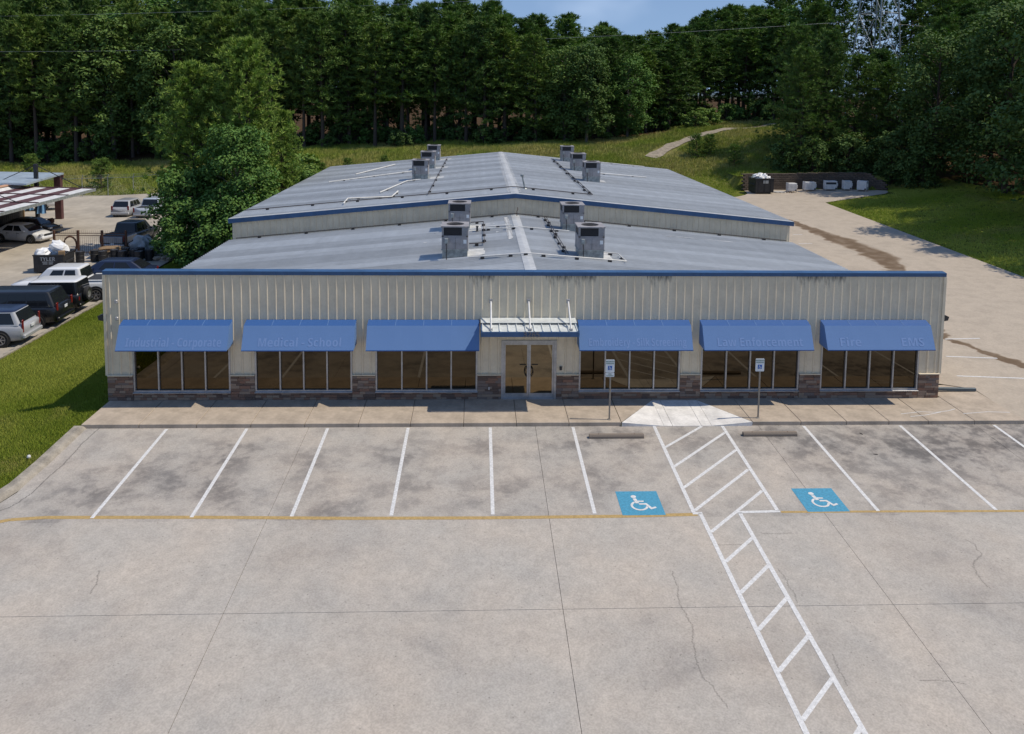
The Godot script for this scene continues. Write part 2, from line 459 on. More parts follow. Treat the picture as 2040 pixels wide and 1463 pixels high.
# concrete of the front lot: mottling, tyre dirt where cars stand, hairline cracks. Covers x -18..23, z 2..22.5
func lot_texture() -> ImageTexture:
	var w := 1640; var h := 820
	var f1 := FastNoiseLite.new(); f1.seed = 3; f1.frequency = 0.008; f1.fractal_octaves = 5
	var f2 := FastNoiseLite.new(); f2.seed = 9; f2.frequency = 0.06; f2.fractal_octaves = 5; f2.fractal_gain = 0.6
	var f3 := FastNoiseLite.new(); f3.seed = 14; f3.frequency = 0.02; f3.fractal_octaves = 5; f3.fractal_gain = 0.62
	var a := f1.get_image(w, h).get_data(); var b := f2.get_image(w, h).get_data(); var d := f3.get_image(w, h).get_data()
	var dirt := [[-12.9, 6.2, 1.5, 0.8], [-11.3, 5.2, 1.2, 0.5], [-9.7, 4.0, 1.1, 1.0], [-10.0, 5.9, 1.2, 0.8], [-8.9, 6.7, 0.9, 0.5], [-7.1, 4.8, 1.0, 0.7], [-6.2, 7.1, 1.2, 0.6], [-4.4, 4.2, 1.0, 0.7], [-3.9, 6.3, 1.2, 0.5], [-1.7, 3.6, 1.1, 0.5],
		[-1.2, 6.6, 1.3, 0.5], [1.2, 3.2, 1.0, 0.8], [1.6, 5.6, 1.2, 0.6], [2.7, 3.1, 1.2, 0.8], [5.3, 3.0, 1.3, 0.55], [7.9, 2.9, 1.4, 0.9], [9.2, 4.4, 1.3, 0.9], [10.8, 3.3, 1.5, 0.9], [12.4, 4.1, 1.4, 1.0], [14.0, 3.2, 1.6, 1.1], [16.0, 3.3, 1.8, 1.2], [13.6, 5.6, 1.4, 0.7], [10.9, 6.2, 1.3, 0.6],
		[9.6, 8.6, 1.6, 0.35], [10.0, 11.0, 1.5, 0.4], [-14.0, 8.6, 1.5, 0.4], [-6.0, 9.3, 1.8, 0.3], [2.2, 13.0, 1.6, 0.35], [5.0, 13.4, 1.4, 0.35], [-3.0, 12.6, 2.0, 0.2], [-10.6, 13.6, 2.0, 0.25]]
	var mask := PackedFloat32Array(); mask.resize(w * h); mask.fill(0.0)
	for q: Array in dirt:
		var r: float = q[2] * 1.5
		for j in range(maxi(0, int((q[1] - r - 2.0) * 40)), mini(h, int((q[1] + r - 2.0) * 40))):
			for i in range(maxi(0, int((q[0] - r + 18.0) * 40)), mini(w, int((q[0] + r + 18.0) * 40))):
				var e := Vector2((i / 40.0 - 18.0 - q[0]) / r, (j / 40.0 + 2.0 - q[1]) / r).length()
				if e < 1.0: mask[j * w + i] += q[3] * (1.0 - e) * (1.0 - e) * (1.0 + 2.0 * e)
	var out := PackedByteArray(); out.resize(w * h * 3)
	var r2 := RandomNumberGenerator.new(); r2.seed = 77
	for k in w * h:
		var n1 := a[k] / 255.0 - 0.5; var n2 := b[k] / 255.0 - 0.5; var n3 := d[k] / 255.0
		var g := 1.0 + 0.045 * n1 + 0.11 * n2 + (r2.randf() - 0.5) * 0.13
		if r2.randf() < 0.0012: g *= 0.72
		var st := clampf(mask[k], 0.0, 1.2) * lerpf(0.30, 1.0, smoothstep(0.15, 0.85, n3 + n2 * 0.6)) * 0.25
		st += smoothstep(0.55, 0.85, n3 + n2 * 0.6) * 0.045
		if k < 235 * w: st += 0.07 * smoothstep(0.25, 0.75, n3 + n2 * 0.8)
		g *= 1.0 - st
		var warm := n1 * 0.03
		out[k * 3] = int(clampf(0.668 * g * (1.0 + warm), 0, 1) * 255)
		out[k * 3 + 1] = int(clampf(0.641 * g, 0, 1) * 255)
		out[k * 3 + 2] = int(clampf(0.606 * g * (1.0 - warm + st * 0.06), 0, 1) * 255)
	var cracks := [
		[[2.84, 10.26], [2.83, 10.88], [2.73, 11.63], [2.79, 12.03], [2.78, 12.48], [2.68, 12.98], [2.63, 13.45], [2.64, 13.77], [2.79, 14.09], [2.9, 14.6]],
		[[10.94, 9.07], [11.06, 9.29], [10.97, 9.74], [10.5, 10.12], [10.33, 10.68], [10.34, 11.12]],
		[[5.48, 10.21], [5.5, 10.85], [5.47, 11.53]], [[5.6, 13.18], [5.53, 13.84], [5.52, 14.09]], [[5.57, 8.66], [6.0, 8.72], [6.44, 8.67]], [[4.12, 9.16], [4.6, 9.2], [5.17, 9.13]], [[7.06, 13.97], [7.95, 14.08]],
		[[-11.13, 9.96], [-10.99, 10.38], [-10.92, 10.87]]]
	for line: Array in cracks:
		for s in line.size() - 1:
			scratch(out, w, h, Vector2(line[s][0], line[s][1]), Vector2(line[s + 1][0], line[s + 1][1]), 0.86, r2)
	var gut := [[-14.62, 2.15], [-14.6, 4.0], [-14.62, 5.05], [-14.64, 6.32], [-14.75, 6.84], [-15.05, 7.25], [-15.8, 7.9], [-17.5, 8.4]]
	for s in gut.size() - 1:
		scratch(out, w, h, Vector2(gut[s][0], gut[s][1]), Vector2(gut[s + 1][0], gut[s + 1][1]), 0.72, r2)
	return ImageTexture.create_from_image(Image.create_from_data(w, h, false, Image.FORMAT_RGB8, out))
func scratch(out: PackedByteArray, w: int, h: int, a: Vector2, b: Vector2, dark: float, r: RandomNumberGenerator) -> void:
	var steps := int(a.distance_to(b) * 60) + 1
	var side := (b - a).orthogonal().normalized()
	var wob := 0.0
	for s in steps:
		wob = clampf(wob + r.randf_range(-0.012, 0.012), -0.06, 0.06)
		var p := a.lerp(b, float(s) / steps) + side * wob * sin(PI * s / steps)
		var i := int((p.x + 18.0) * 40); var j := int((p.y - 2.0) * 40)
		if i >= 0 and i < w and j >= 0 and j < h:
			for k in 3:
				var at := (j * w + i) * 3 + k
				out[at] = int(out[at] * dark)

# concrete of the side drive: x 15..41, z -58..3, with two brown trails of washed-out soil
func drive_texture() -> ImageTexture:
	var w := 520; var h := 1220
	var f2 := FastNoiseLite.new(); f2.seed = 29; f2.frequency = 0.05; f2.fractal_octaves = 5
	var f1 := FastNoiseLite.new(); f1.seed = 31; f1.frequency = 0.014; f1.fractal_octaves = 4
	var a := f1.get_image(w, h).get_data(); var b := f2.get_image(w, h).get_data()
	var trail_z := [-47.0, -38.0, -33.0, -29.5, -25.5, -21.5, -18.0, -12.0, -7.1, -5.3, -3.5, -1.0]
	var trail_x := [20.5, 23.9, 24.3, 24.8, 25.0, 24.5, 23.2, 21.0, 19.5, 20.3, 20.9, 22.0]
	var trail_w := [0.35, 0.5, 0.75, 1.1, 1.2, 0.85, 0.35, 0.2, 0.24, 0.3, 0.34, 0.3]
	var out := PackedByteArray(); out.resize(w * h * 3)
	var r2 := RandomNumberGenerator.new(); r2.seed = 78
	for j in h:
		var z := -58.0 + j * 0.05
		var tx := table(trail_z, trail_x, z); var tw := table(trail_z, trail_w, z)
		for i in w:
			var k := j * w + i
			var x := 15.0 + i * 0.05
			var n1 := a[k] / 255.0 - 0.5; var n2 := b[k] / 255.0 - 0.5
			var g := 1.0 + 0.09 * n1 + 0.09 * n2 + (r2.randf() - 0.5) * 0.08
			g *= 1.0 - 0.09 * smoothstep(0.05, 0.40, n1 + 0.5 * n2)
			var t := 1.0 - smoothstep(0.55, 1.1, absf(x - tx + n2 * 0.5 + n1 * 0.6) / maxf(tw, 0.05))
			t *= 0.75 + 0.6 * n2
			var c := Vector3(0.665, 0.620, 0.562) * g
			c = c.lerp(Vector3(0.36, 0.285, 0.205), clampf(t * 1.2, 0, 1) * 0.92)
			out[k * 3] = int(clampf(c.x, 0, 1) * 255); out[k * 3 + 1] = int(clampf(c.y, 0, 1) * 255); out[k * 3 + 2] = int(clampf(c.z, 0, 1) * 255)
	return ImageTexture.create_from_image(Image.create_from_data(w, h, false, Image.FORMAT_RGB8, out))

# wall sheet with dark drips of soot and algae running from the coping
func drip_texture() -> ImageTexture:
	var w := 256; var h := 512
	var f := FastNoiseLite.new(); f.seed = 44; f.frequency = 0.05; f.fractal_octaves = 3
	var f2 := FastNoiseLite.new(); f2.seed = 45; f2.frequency = 0.04; f2.fractal_octaves = 4
	var im := Image.create(w, h, false, Image.FORMAT_RGB8)
	var base := lin(0.735, 0.64, 0.48); var soot := lin(0.045, 0.042, 0.04)
	for i in w:
		var run := clampf(0.07 + 0.22 * f.get_noise_1d(i * 0.5), 0.015, 0.35) * clampf(sin(PI * i / w) * 1.4, 0, 1)
		for j in h:
			var t := float(j) / h
			var k := (1.0 - smoothstep(0.0, run + 0.10, t)) * clampf(0.40 + 0.7 * f2.get_noise_2d(i * 0.8, j * 0.25), 0, 1)
			im.set_pixel(i, j, base.lerp(soot, clampf(k * 0.9, 0, 1)) * (1.0 + 0.04 * f2.get_noise_2d(i, j)))
	return ImageTexture.create_from_image(im)

# ---------------------------------------------------------------- ground
func lines(marks: Array, step: float, fine_lo: float, fine_hi: float, fine_step: float) -> Array:
	var out := []
	for i in marks.size() - 1:
		var lo: float = marks[i]; var hi: float = marks[i + 1]
		var mid := (lo + hi) * 0.5
		var s := fine_step if mid > fine_lo and mid < fine_hi else step
		var k := maxi(1, int(ceil(absf(hi - lo) / s)))
		for j in k: out.append(lerpf(lo, hi, float(j) / k))
	out.append(marks[-1])
	return out
func soil_color(x: float, z: float) -> Color:
	var n := sin(x * 0.9 + 2.0 * sin(z * 0.5)) * cos(z * 0.8 + 1.3 * sin(x * 0.37))
	var m := sin(x * 0.21 + 1.7) * cos(z * 0.17 + 0.6)
	var lawn := Color(0.17, 0.21, 0.035).lerp(Color(0.23, 0.25, 0.06), 0.5 + 0.5 * n)
	var dry := Color(0.21, 0.25, 0.06).lerp(Color(0.30, 0.27, 0.11), clampf(0.45 + 0.4 * n + 0.3 * m, 0, 1))
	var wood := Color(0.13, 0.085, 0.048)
	var t := smoothstep(-44.0, -52.0, z) if x < 26.0 else smoothstep(-57.5, -61.0, z)
	if x > 10.0 and x < 26.0: t = smoothstep(-54.0, -62.0, z)
	var c := lawn.lerp(dry, t)
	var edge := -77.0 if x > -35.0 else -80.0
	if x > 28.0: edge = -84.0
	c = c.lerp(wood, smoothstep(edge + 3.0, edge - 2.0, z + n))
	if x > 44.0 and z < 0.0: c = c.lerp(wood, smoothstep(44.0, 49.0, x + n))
	return c
func ground() -> void:
	var xs := lines(TX, 4.0, -60.0, 44.0, 1.0)
	var tz := TZ.duplicate(); tz.reverse()
	var zs := lines(tz, 4.0, -82.0, 8.0, 1.0)
	var mb := MB.new(); mb.use_c = true
	var hs := []
	for z: float in zs:
		var row := []
		for x: float in xs: row.append(H(x, z) - 0.05)
		hs.append(row)
	for j in zs.size() - 1:
		for i in xs.size() - 1:
			mb.col = soil_color((xs[i] + xs[i + 1]) * 0.5, (zs[j] + zs[j + 1]) * 0.5)
			mb.quad(Vector3(xs[i], hs[j + 1][i], zs[j + 1]), Vector3(xs[i + 1], hs[j + 1][i + 1], zs[j + 1]), Vector3(xs[i + 1], hs[j][i + 1], zs[j]), Vector3(xs[i], hs[j][i], zs[j]))
	var g := structure("ground", mb, M.soil, "grassy ground rising to the wooded hillside behind the building")
	g.set_meta("category", "ground")
	# far ground out to the horizon
	var far := MB.new(); far.use_c = true; far.col = Color(0.05, 0.07, 0.03)
	far.quad(Vector3(-900, -2.5, 900), Vector3(900, -2.5, 900), Vector3(900, -2.5, -900), Vector3(-900, -2.5, -900))
	structure("distant_ground", far, M.soil, "distant flat ground beyond the trees")

# a paved sheet following the ground between left and right edges given per row
func sheet(rows: Array, lift: float, cols: int, uvb := Rect2()) -> MB:
	var mb := MB.new(); mb.use_uv = uvb.size.x > 0.0
	for r in rows.size() - 1:
		var p: Array = rows[r]; var q: Array = rows[r + 1]
		for i in cols:
			var pts := []
			for e: Array in [[p, i], [p, i + 1], [q, i + 1], [q, i]]:
				var x := lerpf(e[0][1], e[0][2], float(e[1]) / cols)
				pts.append(Vector3(x, H(x, e[0][0]) + lift, e[0][0]))
			if mb.use_uv:
				var uvs := []
				for t: Vector3 in pts: uvs.append(Vector2((t.x - uvb.position.x) / uvb.size.x, (t.z - uvb.position.y) / uvb.size.y))
				mb.quaduv(pts, uvs)
			else: mb.quad(pts[0], pts[1], pts[2], pts[3])
	return mb

func parking_lot() -> void:
	var root := Node3D.new()
	root.name = "parking_lot"
	root.set_meta("kind", "structure"); root.set_meta("label", "wide concrete parking lot in front of the building")
	root.set_meta("category", "parking lot")
	add_child(root)
	var under := MB.new()
	under.quad(Vector3(-38, lot_y(42) - 0.035, 42), Vector3(38, lot_y(42) - 0.035, 42), Vector3(38, lot_y(8.3) - 0.035, 8.3), Vector3(-38, lot_y(8.3) - 0.035, 8.3))
	under.quad(Vector3(-15.1, lot_y(8.3) - 0.035, 8.3), Vector3(38, lot_y(8.3) - 0.035, 8.3), Vector3(38, lot_y(2.2) - 0.035, 2.2), Vector3(-15.1, lot_y(2.2) - 0.035, 2.2))
	put("bedding", under, M.joint, root)
	var ex := [-38.1, -30.5, -22.9, -15.08, -7.66, 0.0, 7.70, 15.34, 22.9, 30.5, 38.1]
	var ez := [2.2, 11.62, 19.3, 26.9, 34.5, 42.1]
	var g := 0.0055
	for j in ez.size() - 1:
		for i in ex.size() - 1:
			var z0: float = ez[j] + (g if j > 0 else 0.0); var z1: float = ez[j + 1] - g
			if i < 3 and j == 0: z0 = 8.3
			var x0: float = ex[i] + g; var x1: float = ex[i + 1] - g
			var mb := MB.new(); mb.use_uv = true
			var p := [Vector3(x0, lot_y(z1), z1), Vector3(x1, lot_y(z1), z1), Vector3(x1, lot_y(z0), z0), Vector3(x0, lot_y(z0), z0)]
			var uvs := []
			for q: Vector3 in p: uvs.append(Vector2((q.x + 18.0) / 41.0, (q.z - 2.0) / 20.5))
			mb.quaduv(p, uvs)
			for k in 4:
				var a: Vector3 = p[k]; var b: Vector3 = p[(k + 1) % 4]
				var dn := Vector3(0, -0.03, 0)
				mb.quaduv([a + dn, b + dn, b, a], [uvs[k], uvs[(k + 1) % 4], uvs[(k + 1) % 4], uvs[k]])
			put("concrete_slab", mb, M.lot, root)
			if i == 2 and j == 0:
				# the corner piece inside the kerb's bend
				var cb := MB.new(); cb.use_uv = true
				var bend := [[-15.05, 6.2], [-15.25, 6.9], [-15.75, 7.55], [-16.6, 8.05], [-18.0, 8.29]]
				for s in bend.size() - 1:
					var aa := Vector3(bend[s][0], lot_y(bend[s][1]), bend[s][1]); var bb := Vector3(bend[s + 1][0], lot_y(bend[s + 1][1]), bend[s + 1][1])
					var cc := Vector3(-15.08, lot_y(8.29), 8.29)
					cb.tri(cc, aa, bb, Vector2((cc.x + 18.0) / 41.0, (cc.z - 2.0) / 20.5), Vector2((aa.x + 18.0) / 41.0, (aa.z - 2.0) / 20.5), Vector2((bb.x + 18.0) / 41.0, (bb.z - 2.0) / 20.5))
				put("concrete_slab", cb, M.lot, root)
	# painted lines
	var tops := [-12.36, -9.71, -7.02, -4.32, -1.54, 1.28, 9.27, 12.66, 16.0]
	for x: float in tops:
		put("stall_line", strip([Vector2(x, 2.27), Vector2(x, 7.66)], 0.105, 0.004), M.paint, root)
	put("yellow_line", strip([Vector2(-15.1, 7.95), Vector2(-14.5, 7.7), Vector2(-13.6, 7.6), Vector2(-9.5, 7.66), Vector2(-5.4, 7.78), Vector2(-1.8, 7.82), Vector2(2.0, 7.8), Vector2(4.12, 7.74)], 0.15, 0.003), M.yellow, root)
	put("yellow_line", strip([Vector2(6.5, 7.66), Vector2(9.3, 7.68), Vector2(15.3, 7.74), Vector2(24.0, 7.74)], 0.10, 0.003), M.yellow, root)
	for l: Array in [[4.08, 2.22, 4.05, 7.64], [4.0, 7.69, 4.28, 7.69], [4.22, 7.69, 4.2, 30.0], [6.44, 2.22, 6.43, 7.6], [5.25, 7.66, 6.49, 7.62], [5.33, 7.68, 5.29, 30.0]]:
		put("aisle_line", strip([Vector2(l[0], l[1]), Vector2(l[2], l[3])], 0.115, 0.005), M.paint, root)
	var rungs := [[4.12, 3.77, 5.73, 2.25], [4.1, 5.06, 6.38, 2.74], [4.1, 6.31, 6.38, 3.98], [4.09, 7.56, 6.36, 5.26], [4.27, 8.60, 6.36, 6.52], [4.27, 9.91, 5.31, 8.87], [4.26, 11.13, 5.31, 10.07], [4.26, 12.40, 5.31, 11.32], [4.26, 13.65, 5.31, 12.60], [4.26, 14.91, 5.31, 13.85]]
	for k in 10: rungs.append([4.26, 16.17 + 1.26 * k, 5.31, 15.1 + 1.26 * k])
	for l: Array in rungs:
		put("hatch_line", strip([Vector2(l[0], l[1]), Vector2(l[2], l[3])], 0.10, 0.004), M.paint, root)
	for q: Array in [[2.64, 7.13], [7.86, 7.04]]:
		var s := part("accessible_symbol", root, Vector3(q[0], 0, q[1]))
		var sq := MB.new()
		var a := 0.60; var b := 0.63
		sq.quad(Vector3(-a, lot_y(q[1] + b) + 0.005, b), Vector3(a, lot_y(q[1] + b) + 0.005, b), Vector3(a, lot_y(q[1] - b) + 0.005, -b), Vector3(-a, lot_y(q[1] - b) + 0.005, -b))
		put("blue_square", sq, M.blue_paint, s)
		var sy := MB.new()
		wheelchair(sy, 0.92, Transform3D(Basis(Vector3.RIGHT, -PI / 2 + 0.0398), Vector3(0.03, lot_y(q[1]) + 0.009, 0.0)), 0.001)
		put("wheelchair_mark", sy, M.paint, s)
	# a twig and leaves blown onto the lot
	for q: Array in [[10.8, 4.35, 0.4], [11.0, 2.9, 1.2]]:
		var tw := MB.new()
		var dd := Vector3(cos(q[2]), 0.0, sin(q[2])) * 0.07
		var c := Vector3(q[0], lot_y(q[1]) + 0.012, q[1])
		tw.tube([c - dd, c + Vector3(0.01, 0.006, 0.015), c + dd], [0.01, 0.012, 0.006], 5)
		tag(put("twig", tw, M.bark), "small dark twig lying in the second stall from the right aisle" if q[1] > 4 else "bent scrap of twig near the top of a right-hand stall", "twig")

func strip(p: Array, w: float, lift: float) -> MB:
	var mb := MB.new()
	for i in p.size() - 1:
		var a: Vector2 = p[i]; var b: Vector2 = p[i + 1]
		var s := (b - a).orthogonal().normalized() * w * 0.5
		var q := []
		for e: Vector2 in [a + s, b + s, b - s, a - s]: q.append(Vector3(e.x, lot_y(e.y) + lift, e.y))
		if (q[1] - q[0]).cross(q[2] - q[0]).y < 0.0: q.reverse()
		mb.quad(q[0], q[1], q[2], q[3])
	return mb

# the seated-figure symbol, drawn in a square of the given size in the xy plane
func wheelchair(mb: MB, size: float, xf: Transform3D, d: float) -> void:
	var sc := xf * Transform3D(Basis.from_scale(Vector3(size, size, 1)), Vector3.ZERO)
	var disc := PackedVector2Array()
	for k in 14: disc.append(Vector2(-0.17, 0.36) + Vector2.from_angle(TAU * k / 14) * 0.085)
	mb.prism(disc, 0, d, sc)
	mb.prism(PackedVector2Array([Vector2(-0.22, 0.25), Vector2(-0.11, 0.25), Vector2(-0.085, 0.12), Vector2(0.10, 0.12), Vector2(0.10, 0.05), Vector2(-0.07, 0.05), Vector2(-0.06, -0.03), Vector2(-0.17, -0.03)]), 0, d, sc)
	mb.prism(PackedVector2Array([Vector2(-0.06, -0.03), Vector2(0.17, -0.03), Vector2(0.28, -0.27), Vector2(0.40, -0.22), Vector2(0.43, -0.29), Vector2(0.24, -0.38), Vector2(0.11, -0.11), Vector2(-0.08, -0.11)]), 0, d, sc)
	for k in 16:
		var a0 := deg_to_rad(120.0 + k * 14.4); var a1 := a0 + deg_to_rad(14.6)
		var c := Vector2(-0.08, -0.17)
		mb.prism(PackedVector2Array([c + Vector2.from_angle(a0) * 0.20, c + Vector2.from_angle(a0) * 0.27, c + Vector2.from_angle(a1) * 0.27, c + Vector2.from_angle(a1) * 0.20]), 0, d, sc)

const MARKS := [[[13.04, 1.59], [13.88, 1.39], [14.38, 1.46], [14.91, 1.32], [15.26, 1.15]], [[13.26, 1.83], [13.84, 1.71], [14.57, 1.44]], [[15.30, 1.59], [16.31, 1.42], [17.07, 1.49]]]
func walks() -> void:
	# sidewalk in slabs, with joints
	var root := Node3D.new()
	root.name = "sidewalk"
	root.set_meta("kind", "structure"); root.set_meta("label", "tan concrete sidewalk along the front wall"); root.set_meta("category", "sidewalk")
	add_child(root)
	var edges := [-15.2, -13.3, -11.4, -9.6, -7.8, -6.0, -4.25, -2.45, -0.65, 1.15, 2.95]
	var e2 := [7.5, 9.2, 10.8, 12.3, 13.7, 15.35, 17.15]
	var add := func(x0: float, x1: float, z0: float, z1: float) -> void:
		var mb := MB.new()
		mb.cbox(Vector3((x0 + x1) * 0.5, -0.125, (z0 + z1) * 0.5), Vector3(x1 - x0 - 0.012, 0.25, z1 - z0), 0.012)
		put("walk_slab", mb, M.walk, root)
	for i in edges.size() - 1: add.call(edges[i], edges[i + 1], 0.0, 2.2)
	for i in e2.size() - 1:
		if e2[i] > 15.3: add.call(e2[i], e2[i + 1], -1.3, 2.2)
		else: add.call(e2[i], e2[i + 1], 0.0, 2.2)
	# pieces beside the ramp, cut on the slant
	for s: int in [0, 1]:
		var mb := MB.new()
		var xo := 2.96 if s == 0 else 7.49
		var xi := 4.42 if s == 0 else 6.08
		var poly := [Vector3(xo, 0, 2.2), Vector3(xi, 0, 0.22), Vector3(xi, 0, 0.004), Vector3(xo, 0, 0.004)] if s == 0 else [Vector3(xo, 0, 0.004), Vector3(xi, 0, 0.004), Vector3(xi, 0, 0.22), Vector3(xo, 0, 2.2)]
		poly.reverse()
		if (poly[1] - poly[0]).cross(poly[2] - poly[0]).y < 0.0: poly.reverse()
		mb.quad(poly[0], poly[1], poly[2], poly[3])
		put("walk_slab", mb, M.walk, root)
	var mid := MB.new()
	mid.quad(Vector3(4.43, 0, 0.21), Vector3(6.07, 0, 0.21), Vector3(6.07, 0, 0.004), Vector3(4.43, 0, 0.004))
	put("walk_slab", mid, M.walk, root)
	for l: Array in MARKS:
		var mk := MB.new()
		for i in l.size() - 1:
			var a := Vector3(l[i][0], 0.004, l[i][1]); var c := Vector3(l[i + 1][0], 0.004, l[i + 1][1])
			var sd := (c - a).cross(Vector3.UP).normalized() * 0.018
			mk.quad(a + sd, c + sd, c - sd, a - sd)
		put("scrape_mark", mk, M.paint, root)
	# kerb ramp: sloping middle in three slabs with flared sides
	var rp := Node3D.new(); rp.name = "curb_ramp"
	rp.set_meta("kind", "structure"); rp.set_meta("label", "pale concrete curb ramp with flared sides between the two signs"); rp.set_meta("category", "curb ramp")
	add_child(rp)
	var zb := 2.24; var yb := -0.125
	var xs := [4.42, 4.72, 5.72, 6.08]
	var bx := [4.42, 4.72, 5.72, 6.08]
	for i in 3:
		var mb := MB.new()
		var a := Vector3(bx[i] + 0.007, yb, zb); var b := Vector3(bx[i + 1] - 0.007, yb, zb)
		mb.hexa([a + Vector3(0, -0.12, 0), b + Vector3(0, -0.12, 0), Vector3(xs[i + 1] - 0.007, -0.15, 0.22), Vector3(xs[i] + 0.007, -0.15, 0.22), a, b, Vector3(xs[i + 1] - 0.007, 0.004, 0.22), Vector3(xs[i] + 0.007, 0.004, 0.22)])
		put("ramp_slab", mb, M.ramp, rp)
	for s: int in [0, 1]:
		var mb := MB.new()
		var o := Vector3(2.96, 0.003, zb) if s == 0 else Vector3(7.49, 0.003, zb)
		var t := Vector3(4.42, 0.004, 0.22) if s == 0 else Vector3(6.08, 0.004, 0.22)
		var c := Vector3(t.x, yb, zb)
		if s == 0:
			mb.tri(o, c, t); mb.quad(o + Vector3(0, -0.22, 0), c + Vector3(0, -0.12, 0), c, o)
		else:
			mb.tri(c, o, t); mb.quad(c + Vector3(0, -0.12, 0), o + Vector3(0, -0.22, 0), o, c)
		put("ramp_flare", mb, M.ramp, rp)
	# kerb round the lawn
	var path := [[-15.12, 2.2], [-15.12, 4.7], [-15.18, 6.0], [-15.42, 6.9], [-15.95, 7.65], [-16.8, 8.15], [-18.0, 8.38], [-22.0, 8.5], [-38.0, 8.6]]
	var kb := MB.new()
	var prof := [Vector2(0.12, -0.02), Vector2(0.02, 0.07), Vector2(-0.07, 0.10), Vector2(-0.30, 0.10), Vector2(-0.30, -0.15)]
	for i in path.size() - 1:
		var ring := []
		for e: int in [i, i + 1]:
			var p := Vector2(path[e][0], path[e][1])
			var t := (Vector2(path[mini(e + 1, path.size() - 1)][0], path[mini(e + 1, path.size() - 1)][1]) - Vector2(path[maxi(e - 1, 0)][0], path[maxi(e - 1, 0)][1])).normalized()
			var nn := Vector2(t.y, -t.x)
			var rr := []
			for q: Vector2 in prof:
				var o := p + nn * q.x
				rr.append(Vector3(o.x, lot_y(p.y) + q.y, o.y))
			ring.append(rr)
		for k in prof.size() - 1: kb.quad(ring[0][k], ring[1][k], ring[1][k + 1], ring[0][k + 1])
	structure("lawn_curb", kb, M.curb, "rounded concrete curb between lawn and parking lot").set_meta("category", "curb")
	# side drive and rear apron
	var rows := []
	for k in 49:
		var z := 2.2 - k
		if z < -45.9: break
		rows.append([z, 17.15 if z > -1.3 else 15.26, 31.0])
	rows.append([-46.5, 15.3, 31.0]); rows.append([-47.6, 17.5, 31.1])
	for q: Array in [[-48.3, 19.0, 33.0], [-49.2, 20.8, 35.6], [-50.2, 22.4, 38.2], [-51.2, 23.8, 39.0], [-52.2, 24.8, 39.3], [-53.2, 25.4, 38.6], [-54.2, 25.6, 37.8], [-55.2, 25.7, 36.2], [-56.2, 27.5, 34.6], [-56.8, 30.0, 33.0]]: rows.append(q)
	structure("side_drive", sheet(rows, 0.03, 12, Rect2(15, -58, 26, 61)), M.drive, "concrete drive running back along the right side").set_meta("category", "driveway")
	# drive in front of the right lot edge joins the lot; painted stall marks on it
	for l: Array in [[19.5, -6.9, 21.2, -7.0], [18.2, -4.55, 20.3, -4.3], [17.3, -2.2, 20.6, -1.85], [22.0, -32.0, 22.7, -31.95], [21.1, -28.6, 22.1, -28.6]]:
		var mb := MB.new()
		mb.quad(Vector3(l[0], H(l[0], l[1]) + 0.036, l[1] + 0.05), Vector3(l[2], H(l[2], l[3]) + 0.036, l[3] + 0.05), Vector3(l[2], H(l[2], l[3] - 0.1) + 0.036, l[3] - 0.05), Vector3(l[0], H(l[0], l[1] - 0.1) + 0.036, l[1] - 0.05))
		put("stall_line", mb, M.paint, get_node("side_drive"))
	# neighbouring yard on the left
	var yr := []
	for k in 35: yr.append([6.0 - k * 2.0, -110.0, -24.0])
	structure("neighbor_yard", sheet(yr, 0.03, 24), M.yard, "pale concrete yard of the neighbouring business").set_meta("category", "yard")
	var yc := MB.new()
	for k in 13:
		var z := 4.0 - k * 2.4
		yc.cbox(Vector3(-23.86, -1.2, z - 1.2), Vector3(0.22, 0.14, 2.37), 0.03)
	structure("yard_curb", yc, M.curb, "low concrete curb between lawn and neighbouring yard").set_meta("category", "curb")
	# dirt track over the rear slope
	var tr := [[17.9, -65.5], [21.5, -70.0], [25.2, -74.0], [29.0, -77.2], [33.0, -80.5], [37.6, -84.5], [41.0, -88.5]]
	var tb := MB.new()
	for i in tr.size() - 1:
		for k in 4:
			var q := []
			for e: Array in [[i, k], [i, k + 1]]:
				var a := Vector2(tr[i][0], tr[i][1]).lerp(Vector2(tr[i + 1][0], tr[i + 1][1]), e[1] / 4.0)
				var t := (Vector2(tr[i + 1][0], tr[i + 1][1]) - Vector2(tr[i][0], tr[i][1])).normalized().orthogonal() * (0.72 + 0.16 * sin(a.x * 2.1))
				for sg: float in [1.0, -1.0]: q.append(Vector3(a.x + t.x * sg, H(a.x + t.x * sg, a.y + t.y * sg) + 0.05, a.y + t.y * sg))
			tb.quad(q[0], q[1], q[3], q[2])
	structure("dirt_track", tb, M.track, "pale dirt track climbing the grassy rear slope").set_meta("category", "track")

# ================================================================ buildings
const PITCH := 0.0954
